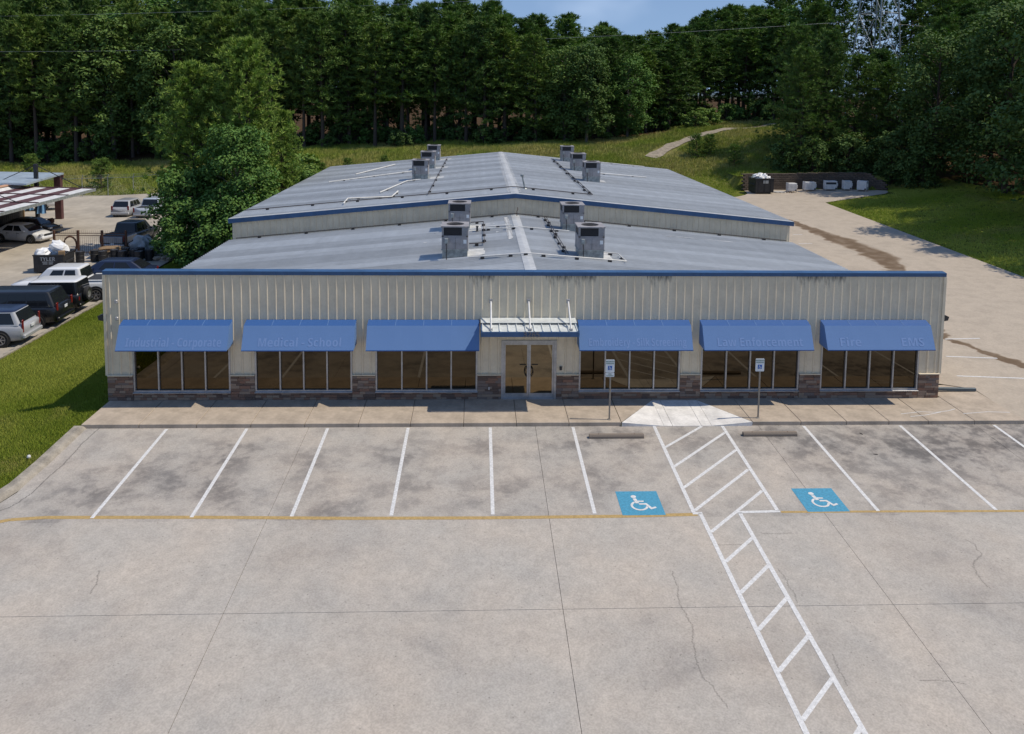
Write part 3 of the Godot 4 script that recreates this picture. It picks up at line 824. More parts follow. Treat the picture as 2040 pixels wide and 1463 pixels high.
# a ribbed metal sheet: width along x from 0, height y0..y1 (ends may slope), facing +z; ribs at the given places
func rib_sheet(w: float, ribs: Array, y0a: float, y0b: float, y1a: float, y1b: float, d := 0.032) -> MB:
	var mb := MB.new(); mb.use_uv = true
	var prof := [Vector2(0, 0)]
	for r: float in ribs:
		for q: Array in [[-0.046, 0.0], [-0.016, d], [0.016, d], [0.046, 0.0]]:
			var x := clampf(r + q[0], 0.0, w)
			prof.append(Vector2(x, q[1]))
	prof.append(Vector2(w, 0))
	for i in prof.size() - 1:
		var a: Vector2 = prof[i]; var b: Vector2 = prof[i + 1]
		if b.x - a.x < 0.0005: continue
		var ta := a.x / w; var tb := b.x / w
		mb.quaduv([Vector3(a.x, lerpf(y0a, y0b, ta), a.y), Vector3(b.x, lerpf(y0a, y0b, tb), b.y), Vector3(b.x, lerpf(y1a, y1b, tb), b.y), Vector3(a.x, lerpf(y1a, y1b, ta), a.y)], [Vector2(ta, 1), Vector2(tb, 1), Vector2(tb, 0), Vector2(ta, 0)])
	return mb
func text(s: String, size: float, depth: float, font := "Droid Sans", bold := true) -> TextMesh:
	var t := TextMesh.new()
	var f := SystemFont.new()
	f.font_names = PackedStringArray([font])
	f.font_weight = 700 if bold else 400
	t.font = f
	t.text = s
	t.font_size = 64
	t.pixel_size = size / 46.0
	t.depth = depth
	return t

func front_building() -> void:
	var b := thing("front_building", "low beige metal office building with six blue awnings facing the lot", "building")
	# upper wall sheets
	var n := 33; var w := 30.48 / n
	var ribs := [w / 6.0, w / 2.0, w * 5.0 / 6.0]
	var up := rib_sheet(w, ribs, 2.25, 2.25, 4.62, 4.62).mesh()
	for i in n:
		put("wall_panel", up, M.panel_dirty if i in [14, 17, 18, 21, 27, 28] else M.panel, b, Vector3(-15.24 + i * w, 0, 0))
	# wall sheets of the piers, cut from the same rib grid
	var piers := [[-15.24, -14.34], [-10.89, -10.02], [-6.53, -5.69], [-1.99, -1.12], [0.90, 1.73], [5.47, 6.24], [9.93, 10.73], [14.45, 15.24]]
	for p: Array in piers:
		var pw: float = p[1] - p[0]
		var rs := []
		for k in 99:
			var x := -15.24 + (k + 0.5) * w / 3.0
			if x > p[0] + 0.03 and x < p[1] - 0.03: rs.append(x - p[0])
		put("wall_panel", rib_sheet(pw, rs, 0.93, 0.93, 2.25, 2.25), M.panel, b, Vector3(p[0], 0, 0))
	var dh := MB.new(); dh.box(Vector3(-0.11, 2.225, -0.03), Vector3(2.1, 0.05, 0.05)); put("door_head_flashing", dh, M.panel, b)
	# parapet back, coping, corner trims, side and rear walls
	var mb := MB.new()
	mb.box(Vector3(0, 3.7, -0.19), Vector3(30.4, 1.84, 0.04))
	put("parapet_back", mb, M.panel, b)
	for k in 10:
		mb = MB.new()
		var x0 := -15.30 + k * 3.06
		mb.hexa([Vector3(x0, 4.60, 0.037), Vector3(x0 + 3.055, 4.60, 0.037), Vector3(x0 + 3.055, 4.60, -0.25), Vector3(x0, 4.60, -0.25), Vector3(x0, 4.735, 0.037), Vector3(x0 + 3.055, 4.735, 0.037), Vector3(x0 + 3.055, 4.76, -0.25), Vector3(x0, 4.76, -0.25)])
		put("coping", mb, M.trim_blue, b)
	for x: float in [-15.26, 15.26]:
		mb = MB.new(); mb.box(Vector3(x, 2.76, -0.05), Vector3(0.10, 3.67, 0.18)); put("corner_trim", mb, M.panel, b)
		mb = MB.new(); mb.box(Vector3(x * 0.996, 1.5, -7.7), Vector3(0.06, 3.0, 15.0)); put("side_wall", mb, M.panel, b)
		# wing of the front parapet behind the corner
		mb = MB.new(); mb.box(Vector3(x * 0.998, 3.7, -0.17), Vector3(0.05, 1.8, 0.10)); put("parapet_return", mb, M.panel, b)
	# stone wainscot
	var wa := part("stone_wainscot", b)
	var small := MB.new(); small.use_c = true
	for p: Array in piers:
		mb = MB.new(); mb.box(Vector3((p[0] + p[1]) * 0.5, 0.455, 0.0), Vector3(p[1] - p[0], 0.91, 0.06)); put("mortar", mb, M.mortar, wa)
	var opens := [[-14.34, -10.89], [-10.02, -6.53], [-5.69, -1.99], [1.73, 5.47], [6.24, 9.93], [10.73, 14.45]]
	for o: Array in opens:
		mb = MB.new(); mb.box(Vector3((o[0] + o[1]) * 0.5, 0.14, -0.012), Vector3(o[1] - o[0], 0.28, 0.056)); put("mortar", mb, M.mortar, wa)
	var shapes := []
	for k in 6:
		var sb := MB.new()
		var jit := func() -> float: return rng.randf_range(-0.05, 0.05)
		var q := []
		for y: float in [-0.5, 0.5]:
			for c: Vector2 in [Vector2(-0.5, 0.5), Vector2(0.5, 0.5), Vector2(0.5, -0.5), Vector2(-0.5, -0.5)]:
				q.append(Vector3(c.x * (1.0 + (jit.call() if c.y > 0 else 0.0)), y * (1.0 + jit.call() * 1.6), c.y * (1.0 + jit.call() * 3.0)))
		sb.hexa(q)
		shapes.append(sb.mesh())
	var strips := []
	for p: Array in piers: strips.append([p[0], p[1], 0.9, 0.03, true])
	for o: Array in opens: strips.append([o[0], o[1], 0.27, 0.016, false])
	var many := 0
	for s: Array in strips:
		var y := 0.005
		while y < s[2] - 0.03:
			var ch := minf(rng.randf_range(0.075, 0.115), s[2] - y)
			var x: float = s[0] + 0.004
			while x < s[1] - 0.03:
				var cw := minf(rng.randf_range(0.16, 0.40), s[1] - x)
				if s[1] - x - cw < 0.07: cw = s[1] - x
				var dep := rng.randf_range(0.035, 0.06)
				var at := Vector3(x + cw * 0.5, y + ch * 0.5, s[3] + dep * 0.5 - 0.012)
				if s[4] and many < 300:
					var o := put("stone", shapes[rng.randi() % 6], M.stone[rng.randi() % 6], wa, at)
					o.scale = Vector3(cw - 0.008, ch - 0.008, dep)
					many += 1
				else:
					var cc: Color = [Color(0.27, 0.165, 0.115), Color(0.33, 0.185, 0.125), Color(0.36, 0.27, 0.205), Color(0.19, 0.125, 0.095), Color(0.42, 0.30, 0.215)][rng.randi() % 5]
					small.col = cc
					small.box(at, Vector3(cw - 0.008, ch - 0.008, dep))
				x += cw
			y += ch
	var sm: StandardMaterial3D = mat(Color(1, 1, 1), 0.9, 0, M.fine, 1.7); sm.vertex_color_use_as_albedo = true
	put("small_stones", small, sm, wa).set_meta("kind", "stuff")
	for p: Array in piers:
		mb = MB.new(); mb.cbox(Vector3((p[0] + p[1]) * 0.5, 0.925, 0.055), Vector3(p[1] - p[0] - 0.004, 0.04, 0.10), 0.008)
		put("ledge", mb, M.panel, wa)
	# windows
	for i in 6:
		window(b, opens[i][0], opens[i][1], M.glass)
	door(b)
	# awnings
	var aw := [[-14.61, -10.77, "Industrial - Corporate"], [-10.27, -6.36, "Medical - School"], [-5.93, -1.93, ""], [1.64, 5.73, "Embroidery - Silk Screening"], [6.14, 10.13, "Law Enforcement"], [10.63, 14.60, "Fire            EMS"]]
	for a: Array in aw: awning(b, a[0], a[1], a[2])
	entrance_canopy(b)
	# roof
	var rf := part("roof", b)
	roof_panels(rf, 4.5, -0.215, -15.24, 17, M.roof)
	# small wall things
	mb = MB.new(); mb.cbox(Vector3(1.06, 1.16, 0.045), Vector3(0.09, 0.14, 0.05), 0.01); put("keypad", mb, M.dark, b)
	mb = MB.new(); mb.cbox(Vector3(-1.56, 0.42, 0.085), Vector3(0.07, 0.11, 0.03), 0.006); put("outlet_cover", mb, M.alu, b)
	mb = MB.new(); mb.cbox(Vector3(-1.70, 2.66, 0.25), Vector3(0.18, 0.07, 0.12), 0.015); put("canopy_lamp", mb, M.white, b)
	for y: float in [3.64, 3.02]:
		mb = MB.new(); mb.cbox(Vector3(-14.83, y, 0.075), Vector3(0.10, 0.13, 0.10), 0.015); put("wall_box", mb, M.alu, b)
	for s: float in [-1.0, 1.0]:
		mb = MB.new()
		mb.prism(PackedVector2Array([Vector2(0, 0), Vector2(0.10, -0.16), Vector2(0.34, -0.12), Vector2(0.38, 0.02), Vector2(0.0, 0.16)]), -0.15, 0.15, Transform3D(Basis.from_scale(Vector3(s, 1, 1)), Vector3(15.26 * s, 3.0, -0.36)))
		put("wall_light", mb, M.dark, b)
	# downspout and its splash extension on the right corner
	mb = MB.new(); mb.cbox(Vector3(15.36, 1.55, -0.62), Vector3(0.12, 2.95, 0.09), 0.012); put("downspout", mb, M.panel, b)
	mb = MB.new(); mb.cbox(Vector3(16.22, 0.09, -0.60), Vector3(1.75, 0.12, 0.10), 0.015, Basis(Vector3.FORWARD, 0.02)); put("downspout_extension", mb, mat(lin(0.085, 0.115, 0.135), 0.5, 0.2), b)

func window(b: Node3D, x0: float, x1: float, glass: Material) -> void:
	var y0 := 0.30; var y1 := 2.12
	var wn := part("window", b, Vector3((x0 + x1) * 0.5, 0, 0))
	var w := x1 - x0
	var fr := MB.new(); var t := 0.06
	fr.box(Vector3(0, y0 + t * 0.5, -0.02), Vector3(w, t, 0.11)); fr.box(Vector3(0, y1 - t * 0.5, -0.02), Vector3(w, t, 0.11))
	for s: float in [-1.0, 1.0]: fr.box(Vector3(s * (w - t) * 0.5, (y0 + y1) * 0.5, -0.021), Vector3(t, y1 - y0 - 0.12, 0.11))
	put("frame", fr, M.alu, wn)
	var sl := MB.new(); sl.cbox(Vector3(0, y0 - 0.012, 0.05), Vector3(w + 0.02, 0.035, 0.13), 0.008); put("sill", sl, M.alu, wn)
	var pw := (w - 2 * t) / 4.0
	for k in 4:
		var cx := -w * 0.5 + t + pw * (k + 0.5)
		var p := MB.new(); p.box(Vector3(cx, (y0 + y1) * 0.5, -0.065), Vector3(pw - 0.03, y1 - y0 - 0.12, 0.012))
		var pane := put("pane", p, glass, wn)
		pane.rotation = Vector3.ZERO
		if k < 3:
			var m := MB.new(); m.box(Vector3(cx + pw * 0.5, (y0 + y1) * 0.5, -0.022), Vector3(0.05, y1 - y0 - 0.121, 0.10)); put("mullion", m, M.alu, wn)
	var back := MB.new(); back.box(Vector3(0, (y0 + y1) * 0.5, -0.085), Vector3(w - 0.02, y1 - y0 - 0.02, 0.012)); put("gasket", back, M.gasket, wn)

func door(b: Node3D) -> void:
	var d := part("entrance_door", b, Vector3(-0.11, 0, 0))
	var w := 2.02; var top := 2.20
	var fr := MB.new()
	for s: float in [-1.0, 1.0]: fr.box(Vector3(s * (w * 0.5 - 0.045), top * 0.5, -0.02), Vector3(0.09, top - 0.002, 0.12))
	fr.box(Vector3(0, top - 0.05, -0.022), Vector3(w - 0.182, 0.096, 0.115))
	fr.box(Vector3(0, 0.012, 0.0), Vector3(w - 0.182, 0.022, 0.14))
	put("frame", fr, M.alu, d)
	for s: float in [-1.0, 1.0]:
		var lw := (w - 0.18) * 0.5
		var cx := s * lw * 0.5
		var lf := MB.new(); var h := 2.09
		for q: float in [-1.0, 1.0]: lf.box(Vector3(cx + q * (lw * 0.5 - 0.035), h * 0.5 + 0.026, -0.03), Vector3(0.062, h - 0.004, 0.05))
		lf.box(Vector3(cx, h - 0.02, -0.031), Vector3(lw - 0.134, 0.085, 0.048)); lf.box(Vector3(cx, 0.115, -0.031), Vector3(lw - 0.134, 0.17, 0.048))
		put("leaf_frame", lf, M.alu, d)
		var g := MB.new(); g.box(Vector3(cx, 1.12, -0.045), Vector3(lw - 0.13, 1.86, 0.01))
		var pane := put("glass_pane", g, M.glass_door, d)
		var hx := s * 0.075
		var hb := MB.new()
		var pts := []
		for k in 9:
			var a := lerpf(-1.25, 1.25, k / 8.0)
			pts.append(Vector3(hx + s * (0.10 * cos(a) - 0.02), 1.03 + 0.165 * sin(a), 0.06))
		pts.push_front(Vector3(pts[0].x, pts[0].y, -0.01)); pts.append(Vector3(pts[-1].x, pts[-1].y, -0.01))
		var rr := []; rr.resize(pts.size()); rr.fill(0.017)
		hb.tube(pts, rr, 8)
		put("pull_handle", hb, M.handle, d)
		var bar := MB.new(); bar.box(Vector3(s * 0.22, 1.28, -0.03), Vector3(0.24, 0.03, 0.03)); put("push_bar_end", bar, M.handle, d)

func awning(b: Node3D, x0: float, x1: float, words: String) -> void:
	var a := part("awning", b, Vector3((x0 + x1) * 0.5, 0, 0))
	var w := x1 - x0; var h := w * 0.5
	var P := [Vector2(0.045, 2.98), Vector2(0.42, 2.865), Vector2(0.82, 2.085)]   # z, y
	var mb := MB.new()
	# top and front have a little sag between the frame ribs
	var cols := 16
	var face := func(mbx: MB, p: Vector2, q: Vector2, rows: int, belly: float) -> void:
		var nn := Vector3(0, q.x - p.x, p.y - q.y).normalized()
		if nn.y < 0: nn = -nn
		for r in rows:
			for c in cols:
				var pts := []
				for e: Array in [[c, r + 1], [c + 1, r + 1], [c + 1, r], [c, r]]:
					var u := float(e[0]) / cols; var t := float(e[1]) / rows
					var sag: float = -belly * absf(sin(PI * u * 4.0)) * sin(PI * t)
					var k := p.lerp(q, t)
					pts.append(Vector3(-h + w * u, k.y, k.x) + nn * sag)
				mbx.quad(pts[0], pts[1], pts[2], pts[3])
				mbx.quad(pts[3] - nn * 0.008, pts[2] - nn * 0.008, pts[1] - nn * 0.008, pts[0] - nn * 0.008)
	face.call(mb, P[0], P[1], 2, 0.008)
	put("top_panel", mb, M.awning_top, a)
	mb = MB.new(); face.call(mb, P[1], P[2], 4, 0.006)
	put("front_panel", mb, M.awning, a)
	mb = MB.new()
	mb.box(Vector3(0, 2.075, 0.822), Vector3(w, 0.03, 0.012))
	put("hem", mb, M.awning_top, a)
	for s: float in [-1.0, 1.0]:
		mb = MB.new()
		var xf := Transform3D(Basis(Vector3(0, 0, 1), Vector3(0, 1, 0), Vector3(-1, 0, 0)), Vector3(s * (h - 0.006), 0, 0))
		mb.prism(PackedVector2Array([Vector2(0.045, 2.10), Vector2(0.81, 2.07), Vector2(0.412, 2.86), Vector2(0.045, 2.972)]), -0.005, 0.005, xf)
		put("side_panel", mb, M.awning, a)
	for k in 3:
		mb = MB.new()
		var x := -h + w * (k + 1) / 4.0
		mb.hexa([Vector3(x - 0.008, P[1].y + 0.001, P[1].x), Vector3(x + 0.008, P[1].y + 0.001, P[1].x), Vector3(x + 0.008, P[0].y + 0.001, P[0].x), Vector3(x - 0.008, P[0].y + 0.001, P[0].x), Vector3(x - 0.008, P[1].y + 0.007, P[1].x), Vector3(x + 0.008, P[1].y + 0.007, P[1].x), Vector3(x + 0.008, P[0].y + 0.007, P[0].x), Vector3(x - 0.008, P[0].y + 0.007, P[0].x)])
		put("seam", mb, M.awning, a)
	mb = MB.new()
	for k in 5:
		var x := -h + 0.03 + (w - 0.06) * k / 4.0
		mb.tube([Vector3(x, 2.95, 0.03), Vector3(x, 2.83, 0.40), Vector3(x, 2.06, 0.80)], [0.012, 0.012, 0.012], 6)
		mb.tube([Vector3(x, 2.06, 0.80), Vector3(x, 2.06, 0.04)], [0.012, 0.012], 6)
	put("tube_frame", mb, M.alu, a)
	if words != "":
		var t := text(words, 0.30 if words.length() < 25 else 0.27, 0.0015)
		var o := put("faded_lettering", t, M.letter, a)
		var ang := atan2(P[2].x - P[1].x, P[1].y - P[2].y)
		var mid: Vector2 = P[1].lerp(P[2], 0.68)
		o.transform = Transform3D(Basis(Vector3.RIGHT, -ang), Vector3(0.05, mid.y, mid.x + 0.003))
		var bw := t.get_aabb().size.x
		var most := w * (0.86 if words.length() > 20 else 0.78)
		if words.begins_with("Medical"): most = w * 0.74
		o.scale = Vector3(most / maxf(bw, 0.1) if bw > 0.1 else 1.0, 1, 1)

func entrance_canopy(b: Node3D) -> void:
	var c := part("entrance_canopy", b)
	var x0 := -1.885; var x1 := 1.56; var mb := MB.new()
	mb.hexa([Vector3(x0 + 0.04, 2.87, 1.32), Vector3(x1 - 0.04, 2.87, 1.32), Vector3(x1 - 0.04, 2.93, 0.04), Vector3(x0 + 0.04, 2.93, 0.04), Vector3(x0 + 0.04, 2.90, 1.32), Vector3(x1 - 0.04, 2.90, 1.32), Vector3(x1 - 0.04, 2.96, 0.04), Vector3(x0 + 0.04, 2.96, 0.04)])
	put("deck", mb, M.canopy, c)
	for k in 12:
		mb = MB.new()
		var x := x0 + 0.06 + (x1 - x0 - 0.12) * k / 11.0
		mb.hexa([Vector3(x - 0.018, 2.895, 1.31), Vector3(x + 0.018, 2.895, 1.31), Vector3(x + 0.018, 2.94, 0.5), Vector3(x - 0.018, 2.94, 0.5), Vector3(x - 0.012, 2.94, 1.31), Vector3(x + 0.012, 2.94, 1.31), Vector3(x + 0.012, 2.985, 0.5), Vector3(x - 0.012, 2.985, 0.5)])
		put("standing_seam", mb, M.canopy, c)
	mb = MB.new()
	mb.hexa([Vector3(x0, 3.0, 0.56), Vector3(x1, 3.0, 0.56), Vector3(x1, 3.035, 0.04), Vector3(x0, 3.035, 0.04), Vector3(x0, 3.012, 0.56), Vector3(x1, 3.012, 0.56), Vector3(x1, 3.05, 0.04), Vector3(x0, 3.05, 0.04)])
	put("apron_flashing", mb, M.canopy, c)
	mb = MB.new(); mb.cbox(Vector3((x0 + x1) * 0.5, 2.83, 1.36), Vector3(x1 - x0, 0.18, 0.05), 0.008)
	put("fascia", mb, M.trim_blue, c)
	for s: float in [x0 + 0.02, x1 - 0.02]:
		mb = MB.new(); mb.box(Vector3(s, 2.87, 0.69), Vector3(0.04, 0.17, 1.28)); put("side_fascia", mb, M.trim_blue, c)
	for x: float in [-1.52, -0.15, 1.29]:
		mb = MB.new(); mb.tube([Vector3(x, 2.93, 1.16), Vector3(x, 3.66, 0.03)], [0.032, 0.032], 10)
		var r := put("support_rod", mb, M.white, c)
		mb = MB.new(); mb.cbox(Vector3(x, 3.67, 0.045), Vector3(0.13, 0.16, 0.05), 0.01); mb.cbox(Vector3(x, 2.95, 1.17), Vector3(0.10, 0.06, 0.12), 0.01)
		put("bracket", mb, M.alu, c)
	var o := put("address_number", text("3265", 0.19, 0.02), mat(lin(0.16, 0.16, 0.17), 0.5, 0.3), c)
	o.position = Vector3(-0.12, 2.83, 1.396)

func roof_panels(rf: Node3D, pk: float, z0: float, z1: float, n: int, mats: Array) -> void:
	var ang := atan(PITCH)
	var len := 15.42 / cos(ang)
	var w := (z0 - z1) / n
	var ribs := [w / 6.0, w * 0.5, w * 5.0 / 6.0]
	var mb := MB.new()
	var prof := [Vector2(0, 0)]
	for r: float in ribs:
		for q: Array in [[-0.034, 0.0], [-0.014, 0.052], [0.014, 0.052], [0.036, 0.0]]: prof.append(Vector2(r + q[0], q[1]))
	prof.append(Vector2(w - 0.004, 0))
	for i in prof.size() - 1:
		var a: Vector2 = prof[i]; var b: Vector2 = prof[i + 1]
		mb.quad(Vector3(0, a.y, -a.x), Vector3(0, b.y, -b.x), Vector3(len, b.y, -b.x), Vector3(len, a.y, -a.x))
		mb.quad(Vector3(len, -0.04, -a.x), Vector3(len, -0.04, -b.x), Vector3(len, b.y, -b.x), Vector3(len, a.y, -a.x))
	# panel faces up: check the turn of the first face
	var me := mb.mesh()
	for i in n:
		for s: int in [0, 1]:
			var o := put("roof_panel", me, mats[(i * 7 + s * 3 + (i * i) / 3) % 4], rf)
			var z := z0 - w * i if s == 0 else z0 - w * (i + 1)
			o.transform = Transform3D(Basis(Vector3.UP, PI * s) * Basis(Vector3.BACK, -ang), Vector3(0, pk, z))
	for k in 5:
		mb = MB.new()
		var za := lerpf(z0, z1, k / 5.0); var zb := lerpf(z0, z1, (k + 1) / 5.0) + 0.01
		for s: float in [-1.0, 1.0]:
			var e := Vector3(0.22 * s, pk + 0.045 - 0.22 * PITCH, 0); var t := Vector3(0, pk + 0.05, 0)
			var a := Vector3(0, 0, za); var c := Vector3(0, 0, zb)
			mb.ori(t + a, t + c, e + c, e + a, Vector3(0, pk - 3, (za + zb) * 0.5))
			mb.ori(e + a, e + c, e + c + Vector3(0, -0.03, 0), e + a + Vector3(0, -0.03, 0), Vector3(0, pk - 1, (za + zb) * 0.5))
		put("ridge_cap", mb, M.roof_old, rf)

func warehouse() -> void:
	var b := thing("warehouse", "long metal warehouse with pale roof behind the front office", "building", Vector3.ZERO)
	var n := 33; var w := 30.48 / n; var pk := 5.654
	var ribs := [w / 6.0, w / 2.0, w * 5.0 / 6.0]
	var lo := 4.5 - pk
	var gw := part("gable_wall", b)
	for i in n:
		var xa := -15.24 + i * w; var xb := xa + w
		var ya := pk - PITCH * absf(xa); var yb := pk - PITCH * absf(xb)
		put("wall_panel", rib_sheet(w, ribs, ya + lo - 0.1, yb + lo - 0.1, ya - 0.12, yb - 0.12, 0.045), M.panel, gw, Vector3(xa, 0, -15.24))
	var mb: MB
	for s: float in [-1.0, 1.0]:
		for k in 5:
			var x0 := s * 15.42 * k / 5.0; var x1 := s * 15.42 * (k + 1) / 5.0
			var lox := minf(x0, x1); var hix := maxf(x0, x1)
			var yl := pk - PITCH * absf(lox); var yh := pk - PITCH * absf(hix)
			mb = MB.new()
			mb.hexa([Vector3(lox, yl - 0.20, -15.10), Vector3(hix, yh - 0.20, -15.10), Vector3(hix, yh - 0.20, -15.22), Vector3(lox, yl - 0.20, -15.22), Vector3(lox, yl + 0.035, -15.10), Vector3(hix, yh + 0.035, -15.10), Vector3(hix, yh + 0.035, -15.22), Vector3(lox, yl + 0.035, -15.22)])
			put("rake_trim", mb, M.trim_blue, b)
			mb = MB.new()
			mb.hexa([Vector3(lox, yl + 0.036, -15.12), Vector3(hix, yh + 0.036, -15.12), Vector3(hix, yh + 0.036, -15.50), Vector3(lox, yl + 0.036, -15.50), Vector3(lox, yl + 0.048, -15.12), Vector3(hix, yh + 0.048, -15.12), Vector3(hix, yh + 0.048, -15.50), Vector3(lox, yl + 0.048, -15.50)])
			put("rake_flashing", mb, M.roof_old, b)
		mb = MB.new(); mb.box(Vector3(15.21 * s, 2.0, -30.48), Vector3(0.06, 4.3, 30.46)); put("side_wall", mb, M.panel, b)
		mb = MB.new(); mb.box(Vector3(15.40 * s, 4.13, -30.5), Vector3(0.14, 0.12, 30.6)); put("gutter", mb, M.galv, b)
	mb = MB.new()
	mb.prism(PackedVector2Array([Vector2(-15.2, -0.2), Vector2(15.2, -0.2), Vector2(15.2, 4.18), Vector2(0, 5.63), Vector2(-15.2, 4.18)]), -45.76, -45.70)
	put("rear_wall", mb, M.panel, b)
	# wall below the gable sheets, inside the front building
	mb = MB.new(); mb.box(Vector3(0, 1.5, -15.3), Vector3(30.4, 3.0, 0.05)); put("inner_wall", mb, M.panel, b)
	var rf := part("roof", b)
	roof_panels(rf, pk, -15.2, -45.85, 34, M.roof_far)

# ================================================================ things on the roofs
func roof_y(x: float, pk: float) -> float:
	return pk - PITCH * absf(x) + 0.03
func ac_unit(at: Vector3, label: String, group: String) -> Node3D:
	var u := thing("rooftop_air_conditioner", label, "air conditioner", at, 0.0, group)
	var w := 1.10; var d := 1.20
	var mb := MB.new()
	mb.cbox(Vector3(0, 0.21, 0), Vector3(w - 0.04, 0.56, d - 0.06), 0.01)
	mb.box(Vector3(0, 0.47, 0), Vector3(w + 0.03, 0.05, d + 0.03))
	put("curb", mb, M.galv, u)
	mb = MB.new(); mb.cbox(Vector3(0, 0.76, 0), Vector3(w, 0.53, d), 0.012)
	put("lower_cabinet", mb, M.ac, u)
	mb = MB.new()
	# upper cabinet: corner posts and rails round the coil
	for sx: float in [-1.0, 1.0]:
		for sz: float in [-1.0, 1.0]: mb.box(Vector3(sx * (w * 0.5 - 0.04), 1.23, sz * (d * 0.5 - 0.04)), Vector3(0.08, 0.42, 0.08))
	mb.box(Vector3(0.40, 1.23, d * 0.5 - 0.045), Vector3(0.22, 0.419, 0.075))
	mb.box(Vector3(0, 1.05, 0), Vector3(w, 0.05, d))
	put("upper_frame", mb, M.ac, u)
	mb = MB.new(); mb.box(Vector3(0, 1.24, 0), Vector3(w - 0.07, 0.40, d - 0.07)); put("coil", mb, M.coil, u)
	for k in 9:
		mb = MB.new(); mb.box(Vector3(-0.08, 1.09 + k * 0.038, d * 0.5 - 0.03), Vector3(0.80, 0.008, 0.02)); put("grille_bar", mb, M.dark, u)
	# top pan with the fan opening
	mb = MB.new()
	var n := 32; var hw := w * 0.5 + 0.03; var hd := d * 0.5 + 0.03; var r := 0.36
	for k in n:
		var p := []
		for e: int in [k, k + 1]:
			var a := TAU * e / n
			var c := Vector2(cos(a), sin(a))
			var sc := minf(hw / maxf(absf(c.x), 0.0001), hd / maxf(absf(c.y), 0.0001))
			p.append(Vector3(c.x * r, 1.475, -c.y * r)); p.append(Vector3(c.x * sc, 1.475, -c.y * sc))
		mb.quad(p[0], p[1], p[3], p[2])
		mb.quad(p[1] + Vector3(0, -0.05, 0), p[3] + Vector3(0, -0.05, 0), p[3], p[1])
		mb.quad(p[2] + Vector3(0, -0.05, 0), p[0] + Vector3(0, -0.05, 0), p[0], p[2])
	for q: Array in [[-hw, -hd], [hw, -hd], [hw, hd], [-hw, hd]]: mb.box(Vector3(q[0] * 0.97, 1.45, q[1] * 0.97), Vector3(0.04, 0.052, 0.04))
	put("top_pan", mb, M.ac, u)
	mb = MB.new()
	for k in 5:
		var ring := []; var rr := []
		for e in 25: ring.append(Vector3(cos(TAU * e / 24) * (0.08 + 0.07 * k), 1.486, sin(TAU * e / 24) * (0.08 + 0.07 * k))); rr.append(0.006)
		mb.tube(ring, rr, 4, false)
	for k in 6:
		var a := TAU * k / 6
		mb.tube([Vector3(0, 1.486, 0), Vector3(cos(a) * 0.38, 1.48, sin(a) * 0.38)], [0.006, 0.006], 4)
	put("fan_guard", mb, M.dark, u)
	mb = MB.new()
	mb.lathe(Vector3(0, 1.38, 0), [Vector2(0.001, 0.06), Vector2(0.08, 0.05), Vector2(0.08, 0.0)], 12)
	for k in 4:
		var bs := Basis(Vector3.UP, TAU * k / 4)
		mb.quad(bs * Vector3(0.07, 1.40, 0.05), bs * Vector3(0.33, 1.41, 0.12), bs * Vector3(0.33, 1.45, -0.10), bs * Vector3(0.07, 1.43, -0.05))
	put("fan", mb, M.coil, u)
	mb = MB.new(); mb.cbox(Vector3(-0.36, 0.86, d * 0.5 + 0.05), Vector3(0.15, 0.22, 0.10), 0.012); put("disconnect_box", mb, M.galv, u)
	mb = MB.new(); mb.tube([Vector3(-0.36, 0.75, d * 0.5 + 0.06), Vector3(-0.34, 0.55, d * 0.5 + 0.10), Vector3(-0.35, 0.0, d * 0.5 + 0.08)], [0.02, 0.02, 0.02], 6); put("conduit", mb, M.dark, u)
	mb = MB.new(); mb.box(Vector3(0.42, 0.82, d * 0.5 + 0.003), Vector3(0.13, 0.16, 0.004)); put("rating_label", mb, M.sign_white, u)
	mb = MB.new(); mb.box(Vector3(0.02, 0.76, d * 0.5 + 0.002), Vector3(0.008, 0.51, 0.006)); put("panel_seam", mb, M.coil, u)
	return u

func roof_pipe(called: String, label: String, pts: Array, pk: float, rad: float, m: Material, every := 2.2, lift := 0.12, group := "") -> void:
	var o := thing(called, label, "pipe", Vector3.ZERO, 0.0, group)
	var mb := MB.new()
	var p := []; var r := []
	for i in pts.size():
		if i > 0 and pts[i][0] * pts[i - 1][0] < 0.0:
			var t: float = pts[i - 1][0] / (pts[i - 1][0] - pts[i][0])
			p.append(Vector3(0, roof_y(0, pk) + lift, lerpf(pts[i - 1][1], pts[i][1], t))); r.append(rad)
		p.append(Vector3(pts[i][0], roof_y(pts[i][0], pk) + lift, pts[i][1])); r.append(rad)
	mb.tube(p, r, 8)
	put("pipe_run", mb, m, o)
	for i in p.size() - 1:
		var k := int(p[i].distance_to(p[i + 1]) / every) + 1
		for j in k:
			var q: Vector3 = p[i].lerp(p[i + 1], (j + 0.5) / k)
			mb = MB.new(); mb.cbox(Vector3(q.x, q.y - lift * 0.5 - rad * 0.5, q.z), Vector3(0.16, lift, 0.13), 0.012)
			put("support_block", mb, M.black, o)
